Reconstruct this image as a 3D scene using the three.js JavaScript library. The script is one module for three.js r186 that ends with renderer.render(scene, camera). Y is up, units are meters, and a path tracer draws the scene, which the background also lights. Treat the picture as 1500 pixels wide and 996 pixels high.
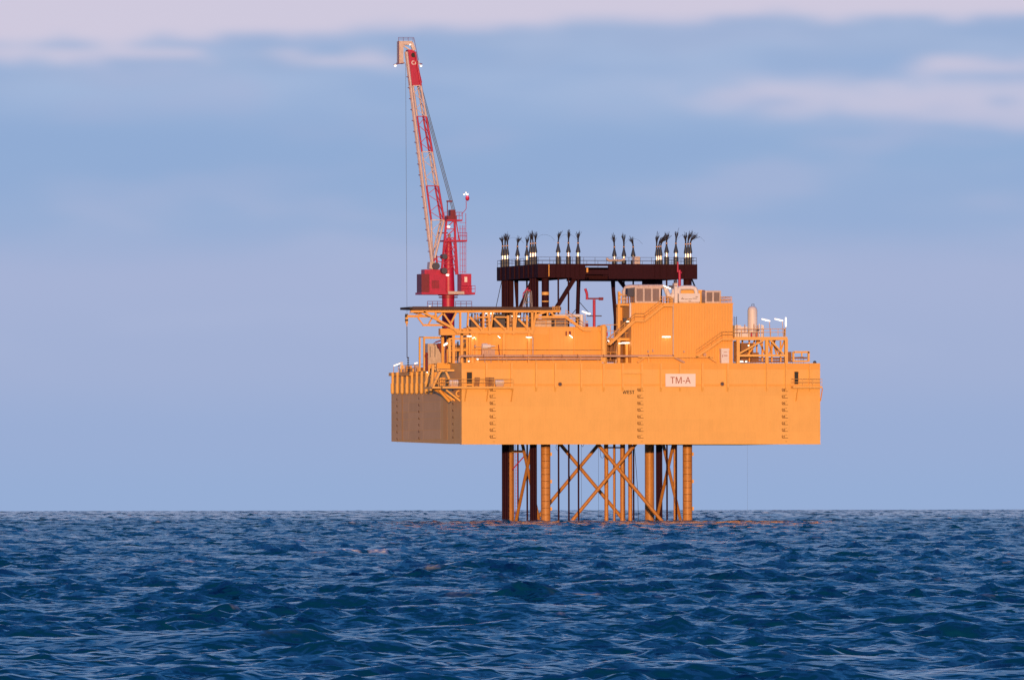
import * as THREE from 'three';
import { mergeGeometries } from 'three/addons/utils/BufferGeometryUtils.js';
import { FontLoader } from 'three/addons/loaders/FontLoader.js';
import { TextGeometry } from 'three/addons/geometries/TextGeometry.js';
import { createNoise2D, createNoise3D } from 'simplex-noise';

// ---------------------------------------------------------------- camera
// Rig frame: x runs right along the front wall of the hull, z comes out of it, y is up, metres.
const TURN = 14.4 * Math.PI / 180, FAR = 1600, EYE = 3.1, PLANET = 6371000;
const FOCAL = FAR / 0.102;                       // focal length in columns of a 1500 wide picture
const LEVEL = 732.8;                             // row of the level direction
const sT = Math.sin(TURN), cT = Math.cos(TURN);
const LAT = (676 - 750) * 0.102;
const CAM = new THREE.Vector3(-FAR * sT - LAT * cT, EYE, FAR * cT - LAT * sT);
const scene = new THREE.Scene();
const camera = new THREE.PerspectiveCamera(2 * Math.atan(498 / FOCAL) * 180 / Math.PI, 1500 / 996, 1, 30000);
camera.position.copy(CAM);
camera.rotation.order = 'YXZ';
camera.rotation.set(Math.atan((LEVEL - 498) / FOCAL), -TURN, -0.0017);

const renderer = new THREE.WebGLRenderer({ antialias: true });
renderer.toneMapping = THREE.LinearToneMapping;
renderer.toneMappingExposure = 1;
renderer.shadowMap.enabled = true;

// ---------------------------------------------------------------- random numbers and noise
function rng(seed) { let s = seed >>> 0; return () => { s = (s + 0x6D2B79F5) >>> 0; let t = s; t = Math.imul(t ^ (t >>> 15), t | 1); t ^= t + Math.imul(t ^ (t >>> 7), t | 61); return ((t ^ (t >>> 14)) >>> 0) / 4294967296; }; }
const rand = rng(11);
const n2 = createNoise2D(rng(5)), n3 = createNoise3D(rng(7));
const fbm2 = (x, y, o) => { let a = 0, w = .5; for (let i = 0; i < o; i++) { a += w * n2(x, y); x = x * 2.03 + 11.3; y = y * 2.03 + 4.7; w *= .5; } return a; };
const smooth = (a, b, x) => { const t = Math.min(1, Math.max(0, (x - a) / (b - a))); return t * t * (3 - 2 * t); };
const mix = (a, b, t) => a + (b - a) * t;
const mix3 = (a, b, t) => [mix(a[0], b[0], t), mix(a[1], b[1], t), mix(a[2], b[2], t)];

// ---------------------------------------------------------------- sky: evening air with thin lilac cloud banks
const SUN_AZ = -15 * Math.PI / 180, SUN_EL = 2.0 * Math.PI / 180;
const sunDir = new THREE.Vector3(Math.sin(SUN_AZ) * Math.cos(SUN_EL), Math.sin(SUN_EL), Math.cos(SUN_AZ) * Math.cos(SUN_EL));
{
  const W = 4096, H = 4096, data = new Float32Array(W * H * 4);
  const lin = (r, g, b) => [r, g, b].map(c => { c /= 255; return c <= .04045 ? c / 12.92 : ((c + .055) / 1.055) ** 2.4; });
  // air by elevation in degrees
  const air = [[0, lin(150, 174, 214)], [.35, lin(154, 174, 213)], [.75, lin(162, 177, 213)], [1.2, lin(166, 179, 214)], [1.55, lin(152, 175, 213)], [1.9, lin(147, 174, 213)],
    [2.2, lin(162, 183, 218)], [2.6, lin(163, 182, 216)], [3.6, lin(140, 170, 212)], [6, lin(108, 159, 210)], [10, lin(78, 143, 204)], [16, lin(54, 124, 194)], [30, lin(38, 102, 176)], [55, lin(28, 84, 156)], [90, lin(24, 70, 140)]];
  const pink = lin(210, 203, 222), blue = lin(144, 171, 212), lilac = lin(168, 181, 215), bank = lin(155, 176, 212);
  const fwd = Math.atan2(-cT, sT), dither = rng(3);
  for (let j = 0; j < H; j++) {
    const el = (j + .5) / H * 180 - 90;
    let k = 0; while (k < air.length - 2 && air[k + 1][0] < el) k++;
    const base = el <= 0 ? air[0][1] : mix3(air[k][1], air[k + 1][1], smooth(air[k][0], air[k + 1][0], el));
    for (let i = 0; i < W; i++) {
      let c = base;
      const az = ((i + .5) / W - .5) * 2 * Math.PI;
      if (el > 0) {
        let da = (az - fwd) * 180 / Math.PI; da = ((da + 540) % 360) - 180;   // degrees right of the view
        if (el < 12) {
          const px = 750 + da * Math.PI / 180 * FOCAL, py = LEVEL - Math.tan(el * Math.PI / 180) * FOCAL;   // the same scale as the survey below
          const nA = fbm2(px * .0016 + 3, py * .007, 4), nB = fbm2(px * .006 + 40, py * .022 + 9, 4), nC = n3(Math.cos(az) * 9, el * .8, Math.sin(az) * 9);
          const ramp = (pts, x) => { if (x <= pts[0][0]) return pts[0][1]; for (let q = 1; q < pts.length; q++) if (x < pts[q][0]) return mix(pts[q - 1][1], pts[q][1], (x - pts[q - 1][0]) / (pts[q][0] - pts[q - 1][0])); return pts[pts.length - 1][1]; };
          // broad banks of blue and lilac air
          c = mix3(c, blue, .6 * smooth(-.1, .45, nA) * smooth(420, 250, py));
          c = mix3(c, lilac, .6 * smooth(.0, .45, -nA) * smooth(640, 400, py));
          c = mix3(c, blue, .55 * smooth(120, 190, py) * smooth(330, 240, py) * smooth(1150, 500, px));
          // the pale lilac sheet above, its lower edge ragged
          const edge = ramp([[-300, 60], [0, 64], [180, 60], [330, 54], [450, 46], [560, 37], [750, 32], [900, 35], [1100, 28], [1300, 25], [1500, 23], [1900, 20]], px) + 16 * nB + 6 * nA;
          c = mix3(c, pink, .92 * smooth(edge + 9, edge - 9, py) * (1 - .95 * smooth(-20, -260, py + 60 * nC)));
          // cloud bank under the sheet, with billowing tops on the left
          c = mix3(c, bank, .55 * smooth(edge - 4, edge + 10, py) * smooth(edge + 90, edge + 30, py + 40 * nB) * smooth(.35, -.2, nB));
          // lit streaks
          const streak = (x0, x1, y0, h, tilt, soft) => { const y = y0 + tilt * (px - (x0 + x1) / 2) + 14 * nB; return smooth(x0 - soft, x0 + soft, px) * smooth(x1 + soft, x1 - soft, px) * smooth(h, h * .3, Math.abs(py - y)); };
          c = mix3(c, pink, Math.max(.8 * streak(-600, 335, 78, 11, .004, 40), .7 * streak(400, 585, 88, 11, .05, 40), .75 * streak(1340, 2300, 95, 15, -.01, 40), .62 * streak(1030, 2300, 150, 40, .018, 120) * smooth(-.5, .15, nB + (px - 1030) / 1600), .5 * streak(1330, 2300, 188, 26, .05, 60)));
          c = mix3(c, blue, .6 * streak(1370, 2000, 153, 6, 0, 30));
        }
        // glow of the low sun behind the viewer
        const y = Math.sin(el * Math.PI / 180), h = Math.cos(el * Math.PI / 180);
        const d = h * Math.cos(az) * sunDir.x + y * sunDir.y + h * Math.sin(az) * sunDir.z, a = Math.acos(Math.min(1, Math.max(-1, d)));
        const g = .9 * Math.exp(-a * a / .16) + .22 * Math.exp(-a * a / .9) * Math.exp(-el / 14);
        c = [c[0] + g * 1.0, c[1] + g * .5, c[2] + g * .22];
      }
      const o = (j * W + i) * 4; data[o] = c[0]; data[o + 1] = c[1]; data[o + 2] = c[2]; data[o + 3] = 1;
      if (el <= 0) for (let q = 0; q < 3; q++) data[o + q] += dither() * .5 - .25;   // hidden by the sea; keeps its mean exact
    }
  }
  const sky = new THREE.DataTexture(data, W, H, THREE.RGBAFormat, THREE.FloatType);
  sky.mapping = THREE.EquirectangularReflectionMapping; sky.magFilter = THREE.LinearFilter; sky.needsUpdate = true;
  scene.background = sky; scene.environment = sky;
}
const sun = new THREE.DirectionalLight(new THREE.Color().setRGB(1, .57, .25), 3.6);
sun.position.copy(sunDir).multiplyScalar(900).add(new THREE.Vector3(27, 20, -10));
sun.target.position.set(27, 20, -10);
sun.castShadow = true; sun.shadow.mapSize.set(4096, 4096);
Object.assign(sun.shadow.camera, { left: -60, right: 60, top: 70, bottom: -40, near: 10, far: 1200 });
scene.add(sun, sun.target);

// ---------------------------------------------------------------- survey: picture columns and rows to metres on the plane z
function X(px, z) { const k = (px - 750) / FOCAL; return CAM.x - (z - CAM.z) * (sT + k * cT) / (cT - k * sT); }
function P(px, py, z) { const x = X(px, z), d = (x - CAM.x) * sT - (z - CAM.z) * cT; return new THREE.Vector3(x, EYE + (LEVEL - py) * d / FOCAL, z); }
const Y = (py, z, px = 850) => P(px, py, z).y;
function zAt(px, x) { const k = (px - 750) / FOCAL; return CAM.z - (x - CAM.x) * (cT - k * sT) / (sT + k * cT); }   // depth of a column on the plane x
const V = (x, y, z) => new THREE.Vector3(x, y, z);

// ---------------------------------------------------------------- materials
function noiseTexture(size, f, srgb = true, rep = 1) {
  const d = new Uint8Array(size * size * 4);
  for (let j = 0; j < size; j++) for (let i = 0; i < size; i++) {
    const v = f(i / size, j / size), o = (j * size + i) * 4;
    for (let c = 0; c < 3; c++) d[o + c] = Math.max(0, Math.min(255, Math.round(255 * (Array.isArray(v) ? v[c] : v))));
    d[o + 3] = 255;
  }
  const t = new THREE.DataTexture(d, size, size); t.wrapS = t.wrapT = THREE.RepeatWrapping; t.magFilter = THREE.LinearFilter; t.minFilter = THREE.LinearMipmapLinearFilter; t.generateMipmaps = true;
  if (srgb) t.colorSpace = THREE.SRGBColorSpace; t.repeat.set(rep, rep); t.needsUpdate = true; return t;
}
// periodic noise: a circle in each direction
const pn = (u, v, fu, fv, s) => { const a = u * 2 * Math.PI, b = v * 2 * Math.PI; return .5 * (n3(Math.cos(a) * fu + s, Math.sin(a) * fu, Math.cos(b) * fv) + n3(Math.sin(b) * fv + s * 2, Math.cos(a) * fu + 9, Math.sin(a) * fu)); };
const paintTex = noiseTexture(512, (u, v) => {
  const broad = .5 + .5 * pn(u, v, 1.2, 1.2, 3), fine = pn(u, v, 14, 14, 8), streak = Math.max(0, pn(u, v, 26, .8, 21) - .2);
  const t = .965 - .03 * broad + .02 * fine - .045 * streak;
  return [t, t - .03 * streak, t - .05 * streak - .02 * broad];
}, true, 1 / 14);
const grimeTex = noiseTexture(512, (u, v) => { const t = .92 + .07 * pn(u, v, 2, 2, 5) + .07 * pn(u, v, 9, 3, 2); return [t, t * .98, t * .96]; }, true, 1 / 6);
const std = (r, g, b, rough = .6, o = {}) => new THREE.MeshStandardMaterial({ color: new THREE.Color().setRGB(r, g, b), roughness: rough, ...o });
const tone = (m, f) => { const q = m.clone(); q.color.multiplyScalar(f); return q; };
const mat = {
  yellow: std(.87, .485, .135, .55, { map: paintTex }),
  yellowDeep: std(.87, .42, .085, .55, { map: paintTex }),
  houseYellow: std(.88, .445, .11, .55, { map: paintTex }),
  greyYellow: std(.80, .49, .245, .75, { map: paintTex }),  // greyer yellow for the rear plates of the left side
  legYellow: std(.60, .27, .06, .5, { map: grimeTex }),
  dark: new THREE.MeshPhysicalMaterial({ color: new THREE.Color().setRGB(.034, .0065, .014), roughness: .75, specularIntensity: .3, map: grimeTex }),
  darkTube: new THREE.MeshPhysicalMaterial({ color: new THREE.Color().setRGB(.034, .007, .018), roughness: .7, specularIntensity: .3, map: grimeTex }),
  red: std(.52, .010, .085, .45, { map: grimeTex }),
  redDark: std(.20, .007, .032, .5, { map: grimeTex }),
  white: std(.80, .75, .79, .5, { map: paintTex }),
  cream: std(.68, .58, .57, .55, { map: grimeTex }),
  boomWhite: std(.70, .58, .62, .5, { map: grimeTex }),
  grey: std(.30, .26, .29, .7, { map: grimeTex }),
  louvre: std(.26, .19, .205, .6),
  greyDark: std(.055, .058, .095, .6),
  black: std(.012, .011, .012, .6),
  ink: std(.13, .055, .02, .8), black_paint: std(.03, .025, .02, .8),
  signRed: std(.32, .06, .02, .7),
  signWhite: std(.84, .74, .74, .6),
  copper: std(.62, .42, .35, .45, { map: grimeTex }),
  galv: std(.45, .45, .46, .4, { metalness: .6, map: grimeTex }),
  collar: std(.80, .72, .66, .34, { metalness: 1 }),
  strand: std(.018, .012, .018, .8),
  sleeve: std(.035, .04, .055, .45),
  helitop: std(.045, .035, .03, .85),
  rope: std(.10, .13, .17, .6),
  edge: std(.085, .05, .045, .8, { map: grimeTex }),
  tan: std(.30, .15, .09, .8, { map: grimeTex }),
  glass: new THREE.MeshPhysicalMaterial({ color: 0xffffff, roughness: .05, transmission: 1, thickness: 0, ior: 1.5 }),
  lamp: new THREE.MeshStandardMaterial({ color: 0xffffff, roughness: .4, emissive: new THREE.Color().setRGB(1, .93, .84), emissiveIntensity: .8 }),
  lampPink: new THREE.MeshStandardMaterial({ color: 0xffffff, roughness: .4, emissive: new THREE.Color().setRGB(1, .55, .42), emissiveIntensity: .8 }),
};

mat.greyPlates = [1, .96, 1.03].map(f => tone(mat.greyYellow, f));
mat.plates = [1, .972, .988, 1.012].map(f => tone(mat.yellow, f));
// ---------------------------------------------------------------- geometry helpers, all in rig metres
const clean = g => { g = g.index ? g.toNonIndexed() : g; for (const k of Object.keys(g.attributes)) if (!['position', 'normal', 'uv'].includes(k)) g.deleteAttribute(k); return g; };
function metric(g) {        // uv in metres from the two axes each face lies along
  const p = g.attributes.position, uv = new Float32Array(p.count * 2), a = V(), b = V(), c = V(), n = V();
  for (let i = 0; i < p.count; i += 3) {
    a.fromBufferAttribute(p, i); b.fromBufferAttribute(p, i + 1); c.fromBufferAttribute(p, i + 2);
    n.copy(b).sub(a).cross(c.clone().sub(a));
    const ax = Math.abs(n.x), ay = Math.abs(n.y), az = Math.abs(n.z);
    [a, b, c].forEach((q, k) => { const o = (i + k) * 2; if (ay >= ax && ay >= az) { uv[o] = q.x; uv[o + 1] = q.z; } else if (ax >= az) { uv[o] = q.z; uv[o + 1] = q.y; } else { uv[o] = q.x; uv[o + 1] = q.y; } });
  }
  g.setAttribute('uv', new THREE.BufferAttribute(uv, 2)); return g;
}
const box = (x0, x1, y0, y1, z0, z1) => new THREE.BoxGeometry(Math.abs(x1 - x0), Math.abs(y1 - y0), Math.abs(z1 - z0)).translate((x0 + x1) / 2, (y0 + y1) / 2, (z0 + z1) / 2);
// box between two picture corners, front face on z, going back by depth
const pbox = (x0, y0, x1, y1, z, depth = .3) => { const a = P(x0, y0, z), b = P(x1, y1, z); return box(a.x, b.x, a.y, b.y, z, z - depth); };
function along(g, a, b) { const d = b.clone().sub(a); return g.applyQuaternion(new THREE.Quaternion().setFromUnitVectors(V(0, 1, 0), d.normalize())).translate((a.x + b.x) / 2, (a.y + b.y) / 2, (a.z + b.z) / 2); }
const tube = (a, b, r, r2 = r, seg = 10) => along(new THREE.CylinderGeometry(r2, r, a.distanceTo(b), seg), a, b);
function beam(a, b, w, d = w) {    // square section, its width kept level with the rig
  const L = a.distanceTo(b), dir = b.clone().sub(a).normalize(), side = Math.abs(dir.z) > .9 ? V(1, 0, 0) : V(0, 0, 1), up = side.clone().cross(dir).normalize(), s2 = dir.clone().cross(up).normalize();
  return new THREE.BoxGeometry(w, L, d).applyMatrix4(new THREE.Matrix4().makeBasis(up.clone().negate(), dir, s2)).translate((a.x + b.x) / 2, (a.y + b.y) / 2, (a.z + b.z) / 2);
}
const pbeam = (x0, y0, x1, y1, z, w = .28, d = w, z1 = z) => beam(P(x0, y0, z), P(x1, y1, z1), w, d);
const ptube = (x0, y0, x1, y1, z, r = .12, z1 = z) => tube(P(x0, y0, z), P(x1, y1, z1), r);
const bend = (pts, r, seg = 24, rad = 10, t = .1) => new THREE.TubeGeometry(new THREE.CatmullRomCurve3(pts, false, 'catmullrom', t), seg, r, rad);
const vcyl = (x, y0, y1, z, r, r2 = r, seg = 16) => new THREE.CylinderGeometry(r2, r, y1 - y0, seg).translate(x, (y0 + y1) / 2, z);
function rail(pts, h = 1.1, step = 1.5, r = .035) {   // handrail along points at floor level
  const g = [];
  for (let i = 0; i + 1 < pts.length; i++) {
    const a = pts[i], b = pts[i + 1], n = Math.max(1, Math.round(a.distanceTo(b) / step));
    for (const f of [1, .55]) g.push(tube(a.clone().add(V(0, h * f, 0)), b.clone().add(V(0, h * f, 0)), r, r, 5));
    for (let k = i ? 1 : 0; k <= n; k++) { const q = a.clone().lerp(b, k / n); g.push(tube(q, q.clone().add(V(0, h, 0)), r, r, 5)); }
  }
  return g;
}
function prism(pts, y0, y1) {    // plan outline [x, z] between two heights
  const s = new THREE.Shape(pts.map(([x, z]) => new THREE.Vector2(x, -z)));
  return new THREE.ExtrudeGeometry(s, { depth: y1 - y0, bevelEnabled: false }).rotateX(-Math.PI / 2).translate(0, y0, 0);
}
function sidePrism(pts, x0, x1) { // outline [z, y] between two x
  const s = new THREE.Shape(pts.map(([z, y]) => new THREE.Vector2(-z, y)));
  return new THREE.ExtrudeGeometry(s, { depth: x1 - x0, bevelEnabled: false }).rotateY(Math.PI / 2).translate(x0, 0, 0);
}
// ---------------------------------------------------------------- scene helpers
const taken = new Map();
const numbered = n => { const k = taken.get(n) ?? 0; taken.set(n, k + 1); return k ? `${n}_${String(k).padStart(3, '0')}` : n; };
function thing(name, label, category, base, group) {
  const g = new THREE.Group(); g.name = numbered(name); g.position.copy(base); g.userData = { label, category };
  if (group) g.userData.group = group;
  scene.add(g); return g;
}
function origin(o) { const v = V(0, 0, 0); for (let q = o; q; q = q.parent) v.add(q.position); return v; }
function part(parent, name, geos, m, label) {
  const list = (Array.isArray(geos) ? geos : [geos]).map(clean), g = list.length > 1 ? mergeGeometries(list) : list[0];
  metric(g);
  g.computeBoundingBox(); const bb = g.boundingBox, at = V((bb.min.x + bb.max.x) / 2, bb.min.y, (bb.min.z + bb.max.z) / 2), o = origin(parent);
  g.translate(-at.x, -at.y, -at.z);
  const mesh = new THREE.Mesh(g, m); mesh.name = name; mesh.position.copy(at).sub(o); mesh.castShadow = mesh.receiveShadow = true;
  if (label) mesh.userData.label = label;
  parent.add(mesh); return mesh;
}
const parts = (parent, name, geos, m, label) => geos.map(g => part(parent, name, g, m, label));
const font = await new FontLoader().loadAsync('fonts/droid/droid_sans_bold.typeface.json');
const fontThin = await new FontLoader().loadAsync('fonts/droid/droid_sans_regular.typeface.json').catch(() => font);
function text(str, size, depth = .02, f = font) { const g = new TextGeometry(str, { font: f, size, depth, curveSegments: 3, bevelEnabled: false }); g.computeBoundingBox(); return g; }

// ================================================================= SEA
{
  const N = 300, half = 3.9 * Math.PI / 180, th = [];
  for (let i = 0; i <= N; i++) th.push(-half + 2 * half * i / N);
  const out = []; let a = half, s = .002; while (a < Math.PI - .02) { s = Math.min(.12, s * 1.35); a = Math.min(Math.PI, a + s); out.push(a); } out[out.length - 1] = Math.PI;
  const angles = [...out.map(q => -q).reverse(), ...th, ...out];
  const rs = []; for (let r = 2; r < 120; r *= 1.05) rs.push(r); for (let r = 120; r < 420; r *= 1.0009 + .0006 * (r < 165)) rs.push(r); for (let r = 420; r < 1800; r *= 1.0014) rs.push(r); for (let r = 1800; r < 9500; r *= 1.0032) rs.push(r);
  const waves = [], R = rng(77);
  for (let i = 0; i < 64; i++) {
    const L = .55 * Math.pow(17 / .55, i / 63) * (.92 + .16 * R()), k = 2 * Math.PI / L, dir = Math.PI / 2 + .1 + (R() + R() - 1) * (L < 4 ? 1.75 : 1.2);
    const steep = L > 10 ? .016 : L > 5 ? .030 : L > 2.2 ? .047 : .068;
    waves.push([k * Math.cos(dir), k * Math.sin(dir), steep / k, R() * 6.2832, k]);
  }
  const nA = angles.length, nR = rs.length, pos = new Float32Array(nA * nR * 3), nor = new Float32Array(nA * nR * 3), col = new Float32Array(nA * nR * 3), uv = new Float32Array(nA * nR * 2);
  let o = 0;
  for (let j = 0; j < nR; j++) for (let i = 0; i < nA; i++, o++) {
    const r = rs[j], t = angles[i], x = CAM.x + r * Math.sin(TURN + t), z = CAM.z - r * Math.cos(TURN + t);
    const inner = smooth(30, 150, r), coarse = 1 - smooth(half, half * 1.6, Math.abs(t)), amp = Math.max(.12, inner * Math.max(.35, coarse));
    let h = 0, dx = 0, dz = 0, sx = 0, sz = 0;
    const gust = .76 + .35 * n2(x * .016, z * .016) + .5 * n2(x * .06 + 30, z * .09) + .5 * n2(x * .25 + 5, z * .4);
    for (const [kx, kz, am, ph, k] of waves) {
      const w = kx * x + kz * z + ph, c = Math.cos(w), q = Math.sin(w), A = am * (k > 1.1 ? Math.min(1.35, Math.max(.06, gust)) : 1);
      h += A * c; dx -= A * kx * q; dz -= A * kz * q; sx -= .8 * A * kx / k * q; sz -= .8 * A * kz / k * q;
    }
    pos[o * 3] = x + sx * amp; pos[o * 3 + 1] = h * amp - r * r / (2 * PLANET); pos[o * 3 + 2] = z + sz * amp;
    const fine = amp * (1 + 1.1 * smooth(350, 1700, r));   // stands for the chop between the far grid lines
    dx *= fine; dz *= fine;
    const l = Math.hypot(dx, 1, dz); nor[o * 3] = -dx / l; nor[o * 3 + 1] = 1 / l; nor[o * 3 + 2] = -dz / l;
    uv[o * 2] = x; uv[o * 2 + 1] = z;
    // foam on a few breaking crests
    const f = smooth(.27, .38, h) * smooth(.45, .7, n2(x * .05 + 70, z * .05)) * smooth(.0, .5, n2(x * .9, z * .9)) * inner;
    col[o * 3] = mix(.001, .75, f); col[o * 3 + 1] = mix(.046, .75, f); col[o * 3 + 2] = mix(.098, .75, f);
  }
  const idx = new Uint32Array((nA - 1) * (nR - 1) * 6); let q = 0;
  for (let j = 0; j + 1 < nR; j++) for (let i = 0; i + 1 < nA; i++) { const p = j * nA + i; idx.set([p, p + 1, p + nA, p + 1, p + nA + 1, p + nA], q); q += 6; }
  const g = new THREE.BufferGeometry();
  g.setAttribute('position', new THREE.BufferAttribute(pos, 3)); g.setAttribute('normal', new THREE.BufferAttribute(nor, 3));
  g.setAttribute('color', new THREE.BufferAttribute(col, 3)); g.setAttribute('uv', new THREE.BufferAttribute(uv, 2)); g.setIndex(new THREE.BufferAttribute(idx, 1));
  // ripples of 0.2 to 1.5 m as a tiling normal map, 30 m a side
  const S = 1024, T = 30, rw = [];
  for (let i = 0; i < 60; i++) { const L = .15 * Math.pow(1.0 / .15, R()), m = T / L, d = Math.PI / 2 - .4 + (R() + R() - 1) * 2.4; rw.push([Math.round(m * Math.cos(d)), Math.round(m * Math.sin(d)), R() * 6.2832]); }
  const ripple = noiseTexture(S, (u, v) => { let a = 0, b = 0; for (const [m, n, p] of rw) { const w = Math.sin(2 * Math.PI * (m * u + n * v) + p), l = Math.hypot(m, n); a += .052 * m / l * w; b += .052 * n / l * w; } return [.5 + .5 * a, .5 + .5 * b, .5 + .5 * Math.sqrt(Math.max(0, 1 - a * a - b * b))]; }, false, 1 / T);
  const m = new THREE.MeshPhysicalMaterial({ color: 0xffffff, vertexColors: true, roughness: .1, ior: 1.42, normalMap: ripple, normalScale: new THREE.Vector2(1, 1) });
  const sea = new THREE.Mesh(g, m); sea.name = 'sea'; sea.userData = { kind: 'structure', label: 'choppy deep blue sea reaching to the horizon' }; sea.receiveShadow = true; scene.add(sea);
}

// ================================================================= HULL
const XL = 0, XR = X(1202, 0), YB = Y(650, 0), YT = Y(532, 0), ZB = zAt(572.8, 0);
const hull = thing('platform_hull', 'huge orange-yellow box hull of the offshore platform, raised on legs above the sea', 'platform', V(XR / 2, YB, ZB / 2));
{
  part(hull, 'front_block', box(XL + .001, XR - .001, YB, YT, -.012, -7.5), mat.yellow);
  const yr = Y(546, -41.9, 575), rb = Y(646.4, ZB, 574), rb2 = Y(647.4, -36, 589);
  part(hull, 'side_wing', sidePrism([[-7.5, YB], [-7.5, YT - .02], [-14, YT - .02], [-14, yr], [ZB, yr], [ZB, rb], [-36, rb2]], XL + .012, 12.5), mat.yellow);
  part(hull, 'side_wing', box(40.6, XR, YB, YT - .02, -7.5, ZB), mat.yellow);
  // front skin plates below the knuckle, five strakes of six plates
  const yk = Y(564, 0), rows = [0, .2, .42, .63, .82, 1], cols = [0, .15, .33, .5, .68, .84, 1];
  for (let j = 0; j < 5; j++) for (let i = 0; i < 6; i++) {
    const y0 = mix(YB, yk, rows[j]), y1 = mix(YB, yk, rows[j + 1]), x0 = mix(XL, XR, cols[i] + (i && i < 6 ? (j % 2 ? .02 : -.02) : 0)), x1 = mix(XL, XR, cols[i + 1] + (i + 1 < 6 ? (j % 2 ? .02 : -.02) : 0));
    part(hull, 'hull_plate', box(x0 + (i ? .012 : 0), x1 - (i < 5 ? .012 : 0), y0 + .02, y1 - .02, -.012 + .004 + .012 * rand(), -.05), mat.plates[Math.floor(rand() * 4)]);
  }
  // upper bulwark: panels between ribs, a deeper top strake, ribs and a stringer
  const ribs = [712, 749, 785, 813, 851, 884, 912, 940, 968, 996, 1029, 1066, 1123, 1151, 1186], edges = [676, ...ribs, 1202];
  for (let i = 0; i + 1 < edges.length; i++) {
    const a = X(edges[i], 0), b = X(edges[i + 1], 0);
    part(hull, 'bulwark_panel', box(a + .02, b - .02, yk + .02, Y(541, 0), .0, -.05), mat.yellow);
    part(hull, 'top_strake', box(a + .02, b - .02, Y(541, 0) + .01, YT + .03, .035, -.05), mat.yellowDeep);
  }
  for (const p of ribs) {
    const a = P(p, 533, 0), thin = p > 1100 ? .14 : .28;
    part(hull, 'rib', [box(a.x - thin / 2, a.x + thin / 2, Y(568, 0), YT, .32, -.02), sidePrism([[-.02, Y(568, 0)], [.32, Y(568, 0)], [.02, Y(574, 0)], [-.02, Y(574, 0)]], a.x - thin / 2, a.x + thin / 2)], mat.yellow);
  }
  part(hull, 'stringer', box(XL, XR, Y(565.3, 0), Y(562.5, 0), .10, -.04), mat.yellowDeep);
  part(hull, 'bottom_flange', box(XL - .03, XR + .03, YB - .12, YB, .06, -1), mat.yellow);
  // left side plates and marks
  const zc = [-.3, -7, -13, -24, -33, ZB + .3], yc = [.02, .22, .45, .6, .8, 1];
  for (let j = 0; j < 5; j++) for (let i = 0; i < 5; i++) {
    const lo = mix(Math.max(YB, rb), yr - 3.2, yc[j]) + .05, hi = mix(Math.max(YB, rb), yr - 3.2, yc[j + 1]);
    part(hull, 'hull_plate', box(-.006 * rand() - .004, .03, lo, hi - .03, zc[i], zc[i + 1] + .04), i > 1 ? mat.greyPlates[Math.floor(rand() * 3)] : mat.plates[Math.floor(rand() * 4)]);
  }
  parts(hull, 'vertical_strip', [box(-.016, .02, rb + .1, yr - 3, zAt(590, 0), zAt(588, 0)), box(-.016, .02, rb + .1, yr - 3, zAt(655, 0), zAt(649, 0))], mat.yellowDeep);
  // shelf along the left side with pile-like fenders
  part(hull, 'side_shelf', box(-.38, .02, Y(575, -40, 575) + 2.6, yr + .05, ZB - .1, -12.5), mat.yellow);
  for (let k = 0; k < 9; k++) {
    const px = 574.5 + k * 7.1, x = -.55, z = zAt(px, x), y0 = Y(575, z, px), y1 = Y(561.5, z, px), y2 = yr + .06;
    part(hull, 'fender', [vcyl(x, y0, y1, z, .29, .29, 12), vcyl(x, y0 - .2, y0, z, .16, .29, 12)], mat.yellow);
    part(hull, 'fender_rib', box(-.7, -.36, y1 + .01, y2, z - .07, z + .07), mat.yellow);
  }
  part(hull, 'side_lintel', box(-.8, -.36, yr - .55, yr + .1, zAt(602, -.5), zAt(588, -.5)), mat.yellowDeep);
  // draught figures, 8 down to 1 metre, with a stroke under each and a tick at each half metre
  function marks(front, px, x0) {
    for (let k = 0; k < 8; k++) {
      const v = 8 - k, y = YB + v * 1.005 - .12;
      const g = [text('0' + v, .37).translate(0, 0, 0), box(.1, 1.0, -.09, -.02, 0, .02), box(.55, .85, -.6, -.56, 0, .02)];
      if (front) g.forEach(q => q.translate(X(px, 0) - .55, y, .012)); else g.forEach(q => q.scale(.8, .75, 1).rotateY(-Math.PI / 2).translate(-.035, y + (k < 8 ? .0 : 0), x0 - .5));
      part(hull, 'draught_mark', g, mat.ink);
    }
  }
  marks(true, 722); marks(true, 938.5); marks(true, 1150.5);
  for (const p of [582, 614, 664]) marks(false, p, zAt(p, 0));
  // portholes
  for (const p of [820, 1058]) {
    const c = P(p, 563, 0), ring = new THREE.TorusGeometry(.24, .07, 8, 20).translate(c.x, c.y, .14);
    const h = part(hull, 'porthole', ring, mat.tan);
    part(h, 'porthole_glass', new THREE.CylinderGeometry(.23, .23, .08, 20).rotateX(Math.PI / 2).translate(c.x, c.y, .11), mat.greyDark);
  }
  // compass word
  part(hull, 'lettering', text('WEST', .52).translate(X(912, 0), Y(577, 0), .012), mat.black_paint, 'black painted word WEST');
  // lifting frame between two ribs
  part(hull, 'lifting_bar', [pbeam(911, 546.5, 942.5, 546.5, .45, .22), pbox(927.5, 550, 928.6, 555, .1, .08)], mat.yellow);
  // open doorways
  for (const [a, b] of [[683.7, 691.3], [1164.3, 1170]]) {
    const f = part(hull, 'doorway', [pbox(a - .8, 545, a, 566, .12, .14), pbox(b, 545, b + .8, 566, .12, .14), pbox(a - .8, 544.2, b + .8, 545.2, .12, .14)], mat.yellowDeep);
    part(f, 'dark_opening', pbox(a, 545.2, b, 566, .03, .03), mat.black);  // shade inside the open doorway, painted as a flat black sheet
  }
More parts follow.
